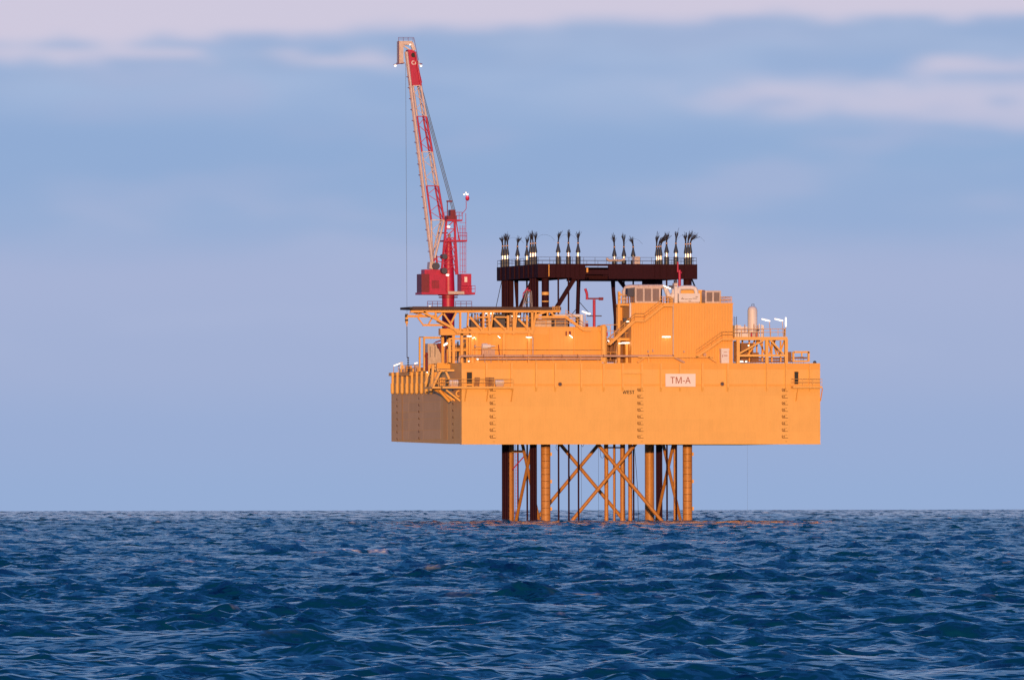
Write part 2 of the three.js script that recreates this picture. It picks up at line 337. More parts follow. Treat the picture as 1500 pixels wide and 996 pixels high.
  part(hull, 'hanging_rope', vcyl(X(1095, -3), 1.5, YB, -3, .009, .009, 5), mat.rope);
  // deck plating edge rails along the rear wings
  part(hull, 'railing', rail([V(41, YT, -41), V(XR - .3, YT, -41), V(XR - .3, YT, -8)]), mat.yellow);
}
// walkways hung on the front wall
function walkway(label, x0, x1, y, struts, railTo) {
  const a = P(x0, y, 1.3), b = P(x1, y, 1.3), w = thing('hung_walkway', label, 'walkway', V((a.x + b.x) / 2, a.y, .7));
  part(w, 'floor', box(a.x, b.x, a.y - .28, a.y, 1.35, .13), mat.yellow);
  for (const s of struts) { const q = X(s, .7); part(w, 'strut', beam(V(q, a.y - .3, 1.2), V(q, a.y - 2.2, .1), .13), mat.yellowDeep); }
  part(w, 'railing', rail([V(a.x + .05, a.y, .2), V(a.x + .05, a.y, 1.3), V(b.x - .05, a.y, 1.3), V(b.x - .05, a.y, .2)]), mat.yellow);
  return w;
}
walkway('long yellow walkway with white canisters hung below the left doorway of the hull', 648, 752, 566, [682, 714, 750]);
walkway('short yellow walkway hung below the right doorway at the hull corner', 1162, 1205, 566.5, [1168, 1204]);

// ================================================================= JACKET: legs, braces, cable tubes and the dark upper frame
const ZF = -10, ZR = -32, XLL = X(799, ZF), XLR = X(1007, ZF), YD = Y(387, ZF), YG = Y(407, ZF), SEA = -2.5;
const jacket = thing('jacket', 'four-legged steel jacket with yellow lower legs and a dark brown frame above the hull', 'jacket', V((XLL + XLR) / 2, SEA, (ZF + ZR) / 2));
{
  const ySplit = YT - 3;
  for (const [x, z] of [[XLL, ZF], [XLR, ZF], [XLL, ZR], [XLR, ZR]]) {
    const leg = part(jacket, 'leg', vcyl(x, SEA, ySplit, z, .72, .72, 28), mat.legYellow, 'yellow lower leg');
    part(jacket, 'upper_leg', vcyl(x, ySplit + .002, YD - .3, z, .56, .56, 24), mat.dark, 'dark brown upper leg');
    if (z === ZF) {
      // rungs and figures on the front legs
      const R = [];
      for (let k = 0; k < 12; k++) { const y = Y(656 + k * 9.8, ZF), q = 1; for (const s of [-1, 1]) { const ang = s * .45; R.push(new THREE.BoxGeometry(.62, .07, .05).rotateY(-(-TURN + ang) * -1).translate(x + Math.sin(-TURN + ang) * .73, y, z + Math.cos(-TURN + ang) * .73)); } }
      part(leg, 'leg_marks', R, mat.ink);
      const lug = [658 + 7, 705, 745].map(py => box(x + .7, x + .95, Y(py + 3, ZF), Y(py - 2, ZF), z - .15, z + .15));
      part(leg, 'lug', lug, mat.yellow);
    }
  }
  // yellow bands on the front left upper leg
  for (const [a, b] of [[428, 432.5], [441, 442.6]]) part(jacket, 'yellow_band', vcyl(XLL, Y(b, ZF), Y(a, ZF), ZF, .575, .575, 24), mat.yellow);
  // X braces on the four sides
  const yc = Y(684, ZF), xm = (XLL + XLR) / 2, zm = (ZF + ZR) / 2, dz = 11.0, hx = (XLR - XLL) / 2, hz = (ZF - ZR) / 2, slope = 1.16 * hx;
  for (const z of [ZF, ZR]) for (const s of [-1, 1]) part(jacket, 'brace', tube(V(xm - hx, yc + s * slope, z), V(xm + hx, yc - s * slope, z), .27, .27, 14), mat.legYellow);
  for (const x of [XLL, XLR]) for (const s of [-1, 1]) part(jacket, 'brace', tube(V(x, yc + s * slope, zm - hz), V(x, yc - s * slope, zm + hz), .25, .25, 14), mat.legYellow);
  // caissons and pump casings under the hull
  for (const [p, r, z, c] of [[888, .31, -16, 'yellow'], [899.5, .17, -15, 'yellow'], [911.5, .34, -14.5, 'yellow'], [923, .32, -15.5, 'yellow'], [988.5, .22, -18, 'yellow'], [748, .22, -30, 'yellow']]) {
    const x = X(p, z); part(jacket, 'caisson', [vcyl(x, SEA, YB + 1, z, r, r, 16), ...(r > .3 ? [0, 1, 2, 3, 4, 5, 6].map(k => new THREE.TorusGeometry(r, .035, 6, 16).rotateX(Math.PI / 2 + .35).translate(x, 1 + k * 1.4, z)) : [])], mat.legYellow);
  }
  parts(jacket, 'cross_member', [pbeam(748, 661.5, 766, 661.5, -30, .4), pbeam(889, 656, 911, 656, -15.6, .22)], mat.yellow);
  part(jacket, 'ladder', [...[-.18, .18].map(s => vcyl(X(756, -29) + s, SEA, YB + 1, -29, .035, .035, 6)), ...Array.from({ length: 22 }, (_, k) => tube(V(X(756, -29) - .18, .2 + k * .5, -29), V(X(756, -29) + .18, .2 + k * .5, -29), .02, .02, 5)), ptube(750, 688, 767, 669, -29.4, .09)], mat.red);
  parts(jacket, 'hanging_hose', [bend([P(816, 650, -12), P(814, 656, -12), P(817, 661, -12), P(820, 652, -12)], .03, 14, 5), bend([P(851, 650, -12), P(853, 655, -12), P(856, 650, -12)], .03, 12, 5), bend([P(878, 650, -13), P(880, 670, -13), P(884, 671, -13), P(884.5, 660, -13), P(885, 650, -13)], .03, 20, 5),
    vcyl(X(876.5, -13), SEA, YB + .5, -13, .02, .02, 5), vcyl(X(851.5, -13), SEA, YB + .5, -13, .02, .02, 5), bend([P(929, 650, -13), P(932, 690, -13), P(934, 720, -13), P(935, 764, -13)], .04, 20, 5)], mat.black);
  // dark girders and plates of the top frame
  const xl = X(784.5, -11.2) - .33, xr = X(1012, -11) + .36, zf = -8.4, zr = -33.5;
  const xa = X(858, zf), xb = X(892, zf), gy = Y(407, zf), gt = YD;
  const block = (x0, x1, y0, y1, z0, z1) => box(x0, x1, y0, y1, z0, z1);
  const girders = [block(xl, xa, gy, gt, zf, zf - .5), block(xb, xr, Y(408.5, zf), gt, zf, zf - .5), block(xl, xa, gy, gt, zr, zr + .5), block(xb, xr, gy, gt, zr, zr + .5)];
  girders.forEach(g => part(jacket, 'front_girder', g, mat.dark));
  for (const [x0, x1] of [[xl, xl + .1], [xa - .5, xa], [xr - .1, xr]]) part(jacket, 'side_girder', block(x0, x1, gy + .02, gt - .02, zf - .5, zr + .5), mat.dark);
  part(jacket, 'deck_plate', block(xl + .1, xa - .5, gt - .14, gt - .04, zf - .5, zr + .5), mat.dark);
  part(jacket, 'deck_plate', block(xb, xr - .5, gt - .14, gt - .04, zf - .5, zf - 4), mat.dark); part(jacket, 'deck_plate', block(xb, xr - .5, gt - .14, gt - .04, zr + 4, zr + .5), mat.dark); part(jacket, 'deck_plate', block(xr - 3.4, xr - .5, gt - .14, gt - .04, zf - 4, zr + 4), mat.dark);
  for (const z of [zf - .25, zr + .25]) { part(jacket, 'link_beam', block(xa, xb, Y(402, zf), Y(395.3, zf), z - .25, z + .25), mat.dark); part(jacket, 'link_chord', block(xa, xb, Y(389.6, zf), Y(386.8, zf), z - .15, z + .15), mat.dark); }
  part(jacket, 'girder_foot', [pbox(884, 404.5, 897, 403, zf + .01, .5), pbox(838, 409, 857, 407, zf - .01, .5)], mat.dark);
  // girder stiffeners
  for (const p of [800, 806, 815, 822, 829, 836, 843, 850, 960, 968, 978, 990, 1003]) { const x = X(p, zf); part(jacket, 'stiffener', block(x - .06, x + .06, gy + .1, gt - .08, zf + .16, zf), mat.dark); }
  for (let k = 1; k < 9; k++) { const z = mix(zf, zr, k / 9); part(jacket, 'stiffener', block(xl - .16, xl, gy + .1, gt - .08, z - .06, z + .06), mat.dark); }
  part(jacket, 'orange_fitting', [pbox(859.5, 392.5, 862, 399, zf + .2, .2), pbox(803.8, 387.5, 805, 405, zf + .22, .06)], mat.yellowDeep);
  // struts from the upper legs
  const strut = (x0, y0, x1, y1, z, w) => part(jacket, 'upper_brace', pbeam(x0, y0, x1, y1, z, w), mat.dark);
  strut(801, 474, 843, 406, ZF, .58); strut(897.5, 408, 904.5, 500, -31, .48); strut(904, 406, 930, 440, ZR, .5);
  strut(848, 407, 845, 500, -31, .5); strut(781, 408, 760, 456, -22, .5); strut(755, 408, 759, 470, -30, .35);
  parts(jacket, 'gusset', [pbox(942, 402, 971, 418, ZR + .7, .3), pbox(776, 405, 793, 409.5, -14, .3), sidePrism([[ZF - .6, Y(409, ZF)], [ZF - 3, gy + .1], [ZF - .6, gy + .1]], XLL - .2, XLL + .2)], mat.dark);
  parts(jacket, 'stiff_column', [pbox(780, 407, 789, 470, -15, .5), pbox(746, 407, 752.5, 470, -28, .6), pbox(942, 407, 957, 445, -31, .5)], mat.dark);
  parts(jacket, 'stay_wire', [ptube(736, 407, 724, 462, -31, .05), ptube(845, 438, 866, 462, -30, .05), ptube(845, 452, 830, 470, -30, .05), ptube(1013, 407, 1020, 424, -31, .12)], mat.black);
  part(jacket, 'red_riser', [ptube(993.4, 384, 993.4, 399, zf + .3, .14), ptube(996, 396, 996, 440, zf + .3, .22), pbeam(992.6, 398, 999, 400, zf + .3, .2)], mat.red, 'bright red vertical pipe on the dark girder');
  part(jacket, 'railing', [...rail([V(xl + .1, gt, zr + .1), V(xl + .1, gt, zf - .1), V(xr - .1, gt, zf - .1), V(xr - .1, gt, zr + .1), V(xl + .1, gt, zr + .1)], 1.0, 1.8, .03)], mat.greyDark);
  part(jacket, 'cream_bundle', [bend([P(889, 379, -20), P(893, 382, -20), P(900, 381, -20), P(908, 382, -20), P(916, 380, -20)], .2, 20, 8)], mat.cream, 'pale wrapped bundle lying on the dark deck');
  part(jacket, 'equipment_box', [pbox(930, 376, 938, 387, -18, 1)], mat.cream, 'pale box standing on the dark deck');
  // vertical cable tubes and the cut cables that come out of them
  const spots = [];
  const xTl = X(784.5, -11.2), xTr = X(1012, -11);
  const rank = ['rightmost', 'middle', 'leftmost'];
  [784.5, 781, 777.5].forEach((p, k) => spots.push([xTl, zAt(p, xTl), `${rank[k]} of the tight three above the banded leg`, 1]));
  [743.5, 740, 736.5].forEach((p, k) => spots.push([xTl, zAt(p, xTl), `${rank[k]} of the tight three at the left end`, 1]));
  [1012, 1008.5, 1005].forEach((p, k) => spots.push([xTr, zAt(p, xTr), `${rank[k]} of the tight three at the right end`, 1]));
  [968.5, 965.5, 962.5].forEach((p, k) => spots.push([xTr, zAt(p, xTr), `${rank[k]} of the tight three left of the red riser`, 1]));
  for (const [p, l] of [[818, 'leftmost of the front three left of the gap'], [833, 'middle of the front three left of the gap'], [847.2, 'right one of the front three left of the gap'], [977, 'second upright one from the right end'], [990.7, 'first upright one left of the right end cluster']]) spots.push([X(p, -9.4), -9.4, l]);
  for (const [p, l] of [[758.3, 'single one between the two left clusters'], [772, 'just left of the near left cluster'], [900.4, 'leftmost of three right of the gap'], [914.4, 'middle of three right of the gap'], [928, 'right one of three right of the gap']]) spots.push([X(p, -32.9), -32.9, l]);
  const lean = i => [.15, -.5, .3, -.1, .2, -.5, 1.6, .9, -.1, 1.9, 1.4, .1, .5, .2, .05, .35, .3, .6, .35, -.35, .05, -.6][i] ?? .1;
  spots.forEach(([x, z, where, cl], i) => {
    part(jacket, 'cable_tube', vcyl(x, SEA, gt - .01, z, cl ? .19 : .135, cl ? .19 : .135, 12), mat.darkTube);
    const t = thing('cable_end', `cut frayed black cable, ${where}`, 'cable', V(x, gt, z), 'frayed cables on the dark deck');
    const r = cl ? .30 : .38;
    part(t, 'sleeve', vcyl(x, gt, gt + 1.15, z, r, r, 18), mat.sleeve);
    part(t, 'collar', [vcyl(x, gt + 1.15, gt + 1.72, z, r * .62, r * .58, 20)], mat.collar);
    part(t, 'cap_ring', vcyl(x, gt + 1.72, gt + 1.95, z, r * .95, r * .95, 18), mat.sleeve);
    part(t, 'cone', vcyl(x, gt + 1.95, gt + 2.9, z, r * .95, .13, 14), mat.sleeve);
    part(t, 'band', vcyl(x, gt + 3.1, gt + 3.25, z, .17, .17, 12), mat.copper);
    const R = rng(100 + i), L = lean(i), g = [vcyl(x, gt + 2.9, gt + 3.4, z, .13, .12, 10)], top = 1.2 + .5 * R();
    for (let k = 0; k < 30; k++) {
      const a = R() * 6.283, sp = .04 + .5 * R() * R(), h = top * (.62 + .68 * R() * R() + .15), bx = L * (.35 + .35 * R());
      const b0 = V(x + .07 * Math.cos(a), gt + 3.3, z + .07 * Math.sin(a));
      g.push(bend([b0, V(x + .1 * Math.cos(a) + bx * .22, gt + 3.3 + h * .45, z + .1 * Math.sin(a)), V(x + (.1 + sp) * Math.cos(a) + bx, gt + 3.3 + h * (1 - .18 * Math.abs(L) * R()), z + (.1 + sp) * Math.sin(a))], .016 + .03 * R() * R(), 5, 4, .5));
    }
    if (i % 4 === 0) g.push(bend([V(x, gt + 3.5, z), V(x + .9, gt + 4.4, z), V(x + 2.2, gt + 4.3, z), V(x + 3.0, gt + 3.6, z)], .012, 10, 4, .5));
    part(t, 'wire_strands', g, mat.strand);
  });
}
// ================================================================= LEFT DECKHOUSE
const dhl = thing('low_deckhouse', 'low wide yellow deckhouse under the helideck', 'deckhouse', V(X(785, -4), YT, -5));
{
  const z = -2.6, zb = -7.4, y1 = Y(480, z);
  part(dhl, 'body', box(X(690, z), X(882, z), YT + .035, y1, z, zb), mat.houseYellow);
  const cols = [697, 738, 775, 805, 841, 880];
  for (let i = 0; i + 1 < cols.length; i++) part(dhl, 'wall_panel', [box(X(cols[i], z) + .25, X(cols[i + 1], z) - .2, YT + .2, y1 - (i < 3 ? 1.0 : .3), z + .05, z - .02), ...Array.from({ length: 6 }, (_, k) => { const x = mix(X(cols[i], z) + .5, X(cols[i + 1], z) - .5, k / 5); return box(x - .03, x + .03, YT + .25, y1 - (i < 3 ? 1.1 : .35), z + .085, z + .05); })], i % 2 ? mat.houseYellow : mat.yellowDeep);
  for (const p of [697, 737, 774]) part(dhl, 'pillar', box(X(p, z) - .22, X(p, z) + .22, YT + .04, Y(488, z), z + .45, z), mat.houseYellow);
  for (const p of [805, 841]) part(dhl, 'rib', box(X(p, z) - .08, X(p, z) + .08, YT + .04, y1 - .02, z + .18, z), mat.houseYellow);
  part(dhl, 'roof_coaming', box(X(776, z) + .1, X(882, z) + .05, y1 - .02, y1 + .12, z + .15, zb + .02), mat.houseYellow);
  part(dhl, 'downpipe', [ptube(780.5, 494, 780.5, 520, z + .3, .12), ptube(774, 493.5, 780.5, 493.5, z + .3, .1)], mat.copper, 'pinkish downpipe on the front wall');
  part(dhl, 'wall_lamp_bracket', [ptube(730, 505, 731.5, 520, z + .3, .07), pbox(829, 485.5, 830.5, 492, z + .25, .2), pbox(834, 485.5, 836.5, 492, z + .25, .2)], mat.redDark);
  part(dhl, 'railing', rail([P(783, 480, z), P(800, 480, z), P(828, 480, z), P(846, 480, z)], 1.2, 1.6, .05), mat.houseYellow);
  part(dhl, 'fire_hose_box', pbox(706, 510.5, 725, 522, z + .75, .6), mat.copper);
}
// drum and red T-shaped davit
{
  const z = -4, d = thing('vent_drum', 'rounded yellow drum at the right end of the low deckhouse roof', 'drum', P(879.5, 480, z));
  const x = X(879.6, z), g = new THREE.CylinderGeometry(.62, .62, 2.0, 20).rotateX(Math.PI / 2).translate(x, Y(482.5, z), z + .6);
  part(d, 'drum_body', [g, vcyl(x, Y(531.5, z) + .04, Y(478, z), -2.0, .45, .45, 18)], mat.yellow);
  part(d, 'flange', new THREE.TorusGeometry(.6, .08, 8, 22).translate(x, Y(482.5, z), z + 1.6), mat.yellowDeep);
  const t = thing('red_davit', 'red T-shaped pipe davit with an upturned left arm above the low deckhouse', 'davit', P(871, 480, -6));
  part(t, 'mast', [vcyl(X(870.6, -6), Y(481, -6), Y(439, -6), -6, .22, .22, 16)], mat.red);
  part(t, 'arm', [pbeam(858.5, 437.6, 884, 437.6, -6, .24), pbox(878, 435.8, 884, 440, -5.9, .3)], mat.redDark);
  part(t, 'upturned_end', [bend([P(860.2, 439, -6), P(860.2, 433, -6), P(859.6, 429, -6), P(857.5, 423, -6)], .2, 20, 10, .3)], mat.red);
  part(t, 'cross_bar', pbeam(860, 463, 881.5, 463, -6.4, .16), mat.greyDark);
}
// ================================================================= HELIDECK
const heli = thing('helideck', 'flat dark helideck on a yellow lattice of beams at the upper left', 'helideck', V(X(706, -5), Y(487, -5), -6));
{
  const y1 = Y(449.6, -1.5, 700), y0 = y1 - .34, xR = X(822, -1.5);
  part(heli, 'deck_plate', prism([[-7.6, -1.5], [xR, -1.5], [xR, -7.4], [12.2, -7.6], [12.2, -17], [-1, -17], [-7.4, -8.4]], y0, y1), mat.helitop);
  part(heli, 'gutter', [box(-7.2, xR, y0 - .1, y1 + .05, -1.36, -1.49)], mat.edge);
  const zs = [-1.9, -6.6];
  for (const z of zs) {
    const B = (x0, yy0, x1, yy1, w = .26) => part(heli, 'truss_bar', pbeam(x0, yy0, x1, yy1, z, w), mat.houseYellow);
    B(601, 456, 821, 456, .36); B(668, 486.5, 779, 486.5, .38);
    B(620, 457, 673, 486, .36); B(638, 457, 638, 466); B(640, 467, 650, 457.5); B(648, 457, 668, 486); B(674, 457, 674, 486, .3); B(660, 474, 668, 458);
    B(686, 457, 684, 486); B(684, 478, 696, 486); B(688, 464, 707, 485, .3); B(708, 457, 708, 486, .3); B(700, 464.5, 716, 464.5, .18); B(716, 457, 717, 490, .34); B(722, 457, 718, 488, .24);
    B(723, 466, 742, 485, .3); B(744, 462, 744, 486, .34); B(725, 464.5, 744, 464.5, .2); B(753, 457, 752, 490, .34); B(757, 457, 754, 486, .24); B(759, 467, 778, 486, .3); B(772, 462, 772, 486, .3); B(779.5, 457, 779.5, 490, .36); B(785, 457, 781, 485, .26);
    B(783, 463, 800, 456.5, .3);
  }
  for (const p of [625, 650, 674, 696, 717, 735, 752, 766, 779, 800, 815]) part(heli, 'cross_beam', pbox(p - 1, 458, p + 1, 455, -2.1, 4.6), mat.yellowDeep);
  for (const p of [674, 717, 752, 779]) part(heli, 'cross_beam', pbox(p - 1, 488, p + 1, 485, -2.1, 4.6), mat.yellowDeep);
  parts(heli, 'outrigger', [pbeam(783, 464.5, 830, 464.5, -1.9, .36), pbeam(802, 457, 802, 464, -1.9, .25), pbeam(806, 456.5, 813, 464, -1.9, .25), ...[0, 1, 2, 3, 4].map(k => pbeam(810 + k * 2.4, 448.6, 810 + k * 2.4, 455, -1.3, .06)), ...[0, 1, 2].map(k => pbeam(809, 449 + k * 2.6, 821, 449 + k * 2.6, -1.3, .06))], mat.houseYellow);
  parts(heli, 'gangway', [pbeam(829, 465, 856, 484, -1.9, .4), pbeam(829, 465, 856, 484, -2.9, .4), pbeam(856, 484, 866, 484, -1.9, .3), ...rail([P(829, 464, -1.7), P(856, 483, -1.7)], 1.0, 1.2, .04)], mat.houseYellow);
  parts(heli, 'cat_walk', [pbeam(596, 463, 640, 463, -5, .36), pbeam(612, 465, 619.5, 475.5, -5, .2), pbeam(619, 476, 652, 476, -5, .3), pbeam(606, 457, 622, 463, -5, .24), pbeam(627, 476, 634, 463, -5, .2), pbeam(640, 470, 668, 484, -5, .34), ...rail([P(600, 462, -4.6), P(618, 462, -4.6)], .6, 1, .03)], mat.houseYellow);
  part(heli, 'support_box', [pbox(645, 481, 690, 491, -3, 1.2)], mat.houseYellow);
  for (const p of [690, 717, 752, 779]) part(heli, 'post', pbox(p - 1.6, 488, p + 1.6, 481, -3.4, .4), mat.houseYellow);
  // service pipes hung behind the lattice
  { const R = rng(31), ms = [mat.dark, mat.tan, mat.copper, mat.redDark, mat.greyDark, mat.yellowDeep];
    for (let k = 0; k < 22; k++) { const p = 690 + k * 4.0 + R() * 2, z = -6.9 - R() * .4, a = P(p, 457 + R() * 3, z), b = P(p + (R() - .5) * 3, 481, z); part(heli, 'service_pipe', tube(b, a, .07 + .12 * R(), .07 + .1 * R(), 8), ms[Math.floor(R() * 6)]); }
    for (const [y, r, m] of [[466, .09, mat.copper], [472, .13, mat.tan], [477, .08, mat.greyDark]]) part(heli, 'service_pipe', ptube(689, y, 778, y, -6.75, r), m); }
  // columns down to the deck at the open left corner
  for (const [p, z] of [[648, -9], [664, -4], [676, -3.2], [688, -3.2], [656, -15]]) part(heli, 'column', box(X(p, z) - .2, X(p, z) + .2, (z < -13.9 ? Y(546, -41.9, 575) : YT) - .01, Y(484, z), z - .2, z + .2), mat.houseYellow);
  // under-deck clutter seen through the lattice
  for (const [a, b, c, d, z] of [[690, 468, 702, 484, -4.5], [724, 460, 740, 480, -5], [757, 470, 774, 484, -5]]) part(heli, 'under_deck_unit', pbox(a, b, c, d, z, 1.2), mat.greyDark);
}
// ================================================================= CRANE
const ZC = -24;
const crane = thing('pedestal_crane', 'tall red and white lattice boom crane standing behind the helideck', 'crane', V(X(656, ZC), Y(546, -41.9, 575), ZC));
{
  const p = (a, b, dz = 0) => P(a, b, ZC + dz), cx = X(656.5, ZC), yd = Y(546, -41.9, 575);
  part(crane, 'pedestal', [vcyl(cx, yd - .01, Y(431, ZC), ZC, .95, .95, 28)], mat.red);
  part(crane, 'slew_ring', [vcyl(cx, Y(437, ZC), Y(435.5, ZC), ZC, 1.45, 1.45, 28), vcyl(cx, Y(433.6, ZC), Y(431, ZC), ZC, 1.55, 1.55, 28)], mat.redDark);
  part(crane, 'base_railing', [pbox(625, 450, 692, 449, ZC + 2, 4), ...rail([p(626, 449, 2), p(648, 449, 2)], .8, .9, .04), ...rail([p(667, 449, 2), p(691, 449, 2)], .8, .9, .04)], mat.redDark);
  part(crane, 'platform', [pbox(617.5, 431, 696, 428.2, ZC + 2, 4)], mat.red);
  part(crane, 'counter_plate', pbox(656.5, 430.6, 680, 426.6, ZC + 2.25, .22), mat.cream, 'pale rectangular plate on the platform edge');
  const house = part(crane, 'machinery_house', [pbox(629, 428.2, 653, 402, ZC + 1.8, 3.4), pbox(622, 402, 652, 394.5, ZC + 1.2, 2.2)], mat.red);
  part(crane, 'machinery_house_end', pbox(617.4, 428.2, 628.9, 401, ZC + 1.6, 3), mat.redDark);
  part(house, 'louvre', Array.from({ length: 7 }, (_, k) => pbox(632.5, 410.8 + k * 1.7, 643.5, 411.9 + k * 1.7, ZC + 1.86, .06)), mat.redDark);
  const cab = part(crane, 'operator_cab', [pbox(676, 428.2, 690.5, 401, ZC + 1.7, 2.6)], mat.red);
  part(cab, 'window', pbox(680.5, 413, 684.5, 405.5, ZC + 1.74, .05), mat.signWhite);
  part(cab, 'cab_railing', rail([p(676, 428.2, 1.95), p(696, 428.2, 1.95), p(696, 428.2, -1)], 1.0, .6, .04), mat.red);
  part(crane, 'king_post', [tube(p(657, 428), p(657, 400), .95, .85, 22), tube(p(657, 400), p(657.5, 349), .85, .42, 22)], mat.red);
  part(crane, 'king_post_top', [tube(p(657.5, 349), p(659, 343), .2, .2, 10)], mat.grey);
  for (const [x0, x1] of [[646.5, 654], [668.5, 666]]) for (const dz of [1.2, -1.2]) part(crane, 'gantry_leg', pbeam(x0, 402, x1, 322, ZC + dz, .3, .3, ZC + dz * .6), mat.red);
  for (const [y0, y1] of [[402, 390], [390, 376], [376, 364], [364, 352]]) parts(crane, 'gantry_lacing', [pbeam(mix(668.5, 666, (402 - y0) / 80), y0, mix(664, 662, (402 - y1) / 80), y1, ZC + 1.1, .12), pbeam(mix(646.5, 654, (402 - y0) / 80), y0, mix(650, 655, (402 - y1) / 80), y1, ZC + 1.1, .12)], mat.red);
  for (const dz of [1.15, -1.15]) for (let k = 0; k < 6; k++) { const y0 = 400 - k * 13, y1 = 387 - k * 13, t0 = (402 - y0) / 80, t1 = (402 - y1) / 80; parts(crane, 'gantry_lacing', [pbeam(mix(646.5, 654, t0), y0, mix(668.5, 666, t1), y1, ZC + dz * (1 - .4 * t0), .13), pbeam(mix(646.5, 654, t1), y1, mix(668.5, 666, t1), y1, ZC + dz * (1 - .4 * t1), .12)], mat.red); }
  parts(crane, 'back_stay', [pbeam(671, 402, 668, 352, ZC + .9, .16), pbeam(671, 402, 668, 352, ZC - .9, .16), pbeam(673, 352, 668, 322, ZC + .7, .14), pbeam(650, 372, 655, 352, ZC + 1.3, .14)], mat.red);
  part(crane, 'upper_platform', [pbox(654, 323.5, 677.6, 321.4, ZC + 1.4, 2.8)], mat.red);
  part(crane, 'middle_platform', [pbox(651, 353.6, 684.5, 351.4, ZC + 1.4, 2.8)], mat.red);
  part(crane, 'platform_railing', [...rail([p(668, 321.4, 1.3), p(677.4, 321.4, 1.3), p(677.4, 321.4, -1.3)], 1.1, .5, .04), ...rail([p(671, 351.4, 1.3), p(684, 351.4, 1.3), p(684, 351.4, -1.3)], 1.1, .8, .04), ...rail([p(651, 321.4, 1.3), p(655, 321.4, 1.3)], 1.1, .5, .03)], mat.red);
  part(crane, 'sheave_block', [pbox(660, 319, 667.5, 307, ZC + .7, 1.4), pbox(656, 321.4, 669.5, 316, ZC + .9, 1.8)], mat.redDark);
  part(crane, 'ladder_cage', [...[674, 677.5, 680, 682.5].map(x => ptube(x, 400, x, x > 681 ? 312 : 330, ZC + .8, .04)), ...Array.from({ length: 9 }, (_, k) => pbeam(673.5, 398 - k * 9, 682.8, 398 - k * 9, ZC + .8, .05))], mat.red);
  part(crane, 'rest_arm', [pbeam(642, 341, 656, 341, ZC + .8, .2), ptube(655.5, 321, 655.5, 295, ZC + .6, .07), pbox(655, 295.6, 662.5, 293.4, ZC + .8, .4)], mat.redDark);
  parts(crane, 'winch', [new THREE.CylinderGeometry(.55, .55, 1.6, 18).rotateX(Math.PI / 2).translate(X(636, ZC), Y(391, ZC), ZC + .6), new THREE.CylinderGeometry(.4, .4, 1.6, 18).rotateX(Math.PI / 2).translate(X(648, ZC), Y(377, ZC), ZC + .8), new THREE.CylinderGeometry(.45, .45, 1.6, 18).rotateX(Math.PI / 2).translate(X(646, ZC), Y(398, ZC), ZC + 1.4)], mat.greyDark);
  part(crane, 'boom_hinge', [pbeam(634.5, 384, 639.5, 374, ZC + .8, .25), pbeam(640.5, 388, 639, 374, ZC + .8, .25), pbeam(640, 382, 648, 384, ZC + .8, .12), pbeam(640, 376, 650, 376, ZC + .8, .12)], mat.red);
  // boom: four chords with lacing, painted in red and white bays
  const boom = part(crane, 'boom_foot', [pbeam(631.5, 394, 632.5, 384, ZC, .95, 1.6)], mat.boomWhite);
  const Lx = y => 632.6 + (y - 384) * (632.6 - 597.0) / (384 - 90);    // left edge column by row
  const Rx = y => y < 322 ? 617 + (y - 125) * (650.5 - 617) / (322 - 125) : 650.5 + (y - 322) * (637 - 650.5) / (378 - 322);
  const bays = [[384, 322, 'boomWhite'], [322, 272, 'red'], [272, 222, 'boomWhite'], [222, 170, 'red'], [170, 125, 'boomWhite'], [125, 75, 'red']];
  const D = 1.0;
  for (const [ya, yb, c] of bays) {
    const m = mat[c];
    part(crane, 'boom_chord', [ptube(Lx(ya) + 1, ya, Lx(yb) + 1, yb, ZC + D, .19), ptube(Lx(ya) - .5, ya, Lx(yb) - .5, yb, ZC - D, .19)], c === 'red' ? mat.boomWhite : m);
    const in1 = y => Lx(y) + (Rx(y) - Lx(y)) * .26;
    part(crane, 'boom_chord', [ptube(in1(ya), ya, in1(yb), yb, ZC + D * .6, .15)], m);
    part(crane, 'boom_chord', [ptube(Rx(Math.min(ya, 378)), Math.min(ya, 378), Rx(yb), yb, ZC + D, .17)], m);
    part(crane, 'boom_chord', [ptube(Rx(Math.min(ya, 378)) - 4.5, Math.min(ya, 378), Rx(yb) - 4.5, yb, ZC - D, .14)], m);
    const g = [], n = 4; let side = 0;
    for (let k = 0; k < n; k++) { const y0 = mix(ya, yb, k / n), y1 = mix(ya, yb, (k + 1) / n); for (const dz of [D * .9, -D * .9]) { const a = side ? in1(y0) : Rx(y0) - 1, b = side ? Rx(y1) - 1 : in1(y1); g.push(pbeam(a, y0, b, y1, ZC + dz, .08)); } g.push(beam(P(Rx(y0) - 1, y0, ZC + D), P(Rx(y1) - 4, y1, ZC - D), .08)); side = 1 - side; }
    g.push(pbeam(in1(yb), yb, Rx(yb), yb, ZC + D, .14), pbeam(in1(ya), ya, Rx(Math.min(ya, 378)), ya, ZC + D, .12));
    if (yb > 75) part(crane, 'boom_lacing', g, m);
  }
  // rungs on the outer edge
  for (let k = 0; k < 17; k++) { const y = 112 + k * 16; part(crane, 'step_iron', pbox(Lx(y) - 3.4, y - .6, Lx(y) - 1.5, y + .6, ZC + D, .3), mat.redDark); }
  // plated head
  const hd = new THREE.Shape([P(596, 72, 0), P(605.5, 72, 0), P(617, 121, 0), P(611, 126, 0), P(601, 124, 0)].map(q => new THREE.Vector2(q.x, q.y)));
  const dx0 = X(600, ZC) - X(600, 0), yScale = 1;
  const headGeo = new THREE.ExtrudeGeometry(hd, { depth: 1.5, bevelEnabled: false }).translate(dx0, Y(100, ZC) - Y(100, 0), ZC - .6);
  const head = part(crane, 'boom_head', headGeo, mat.red);
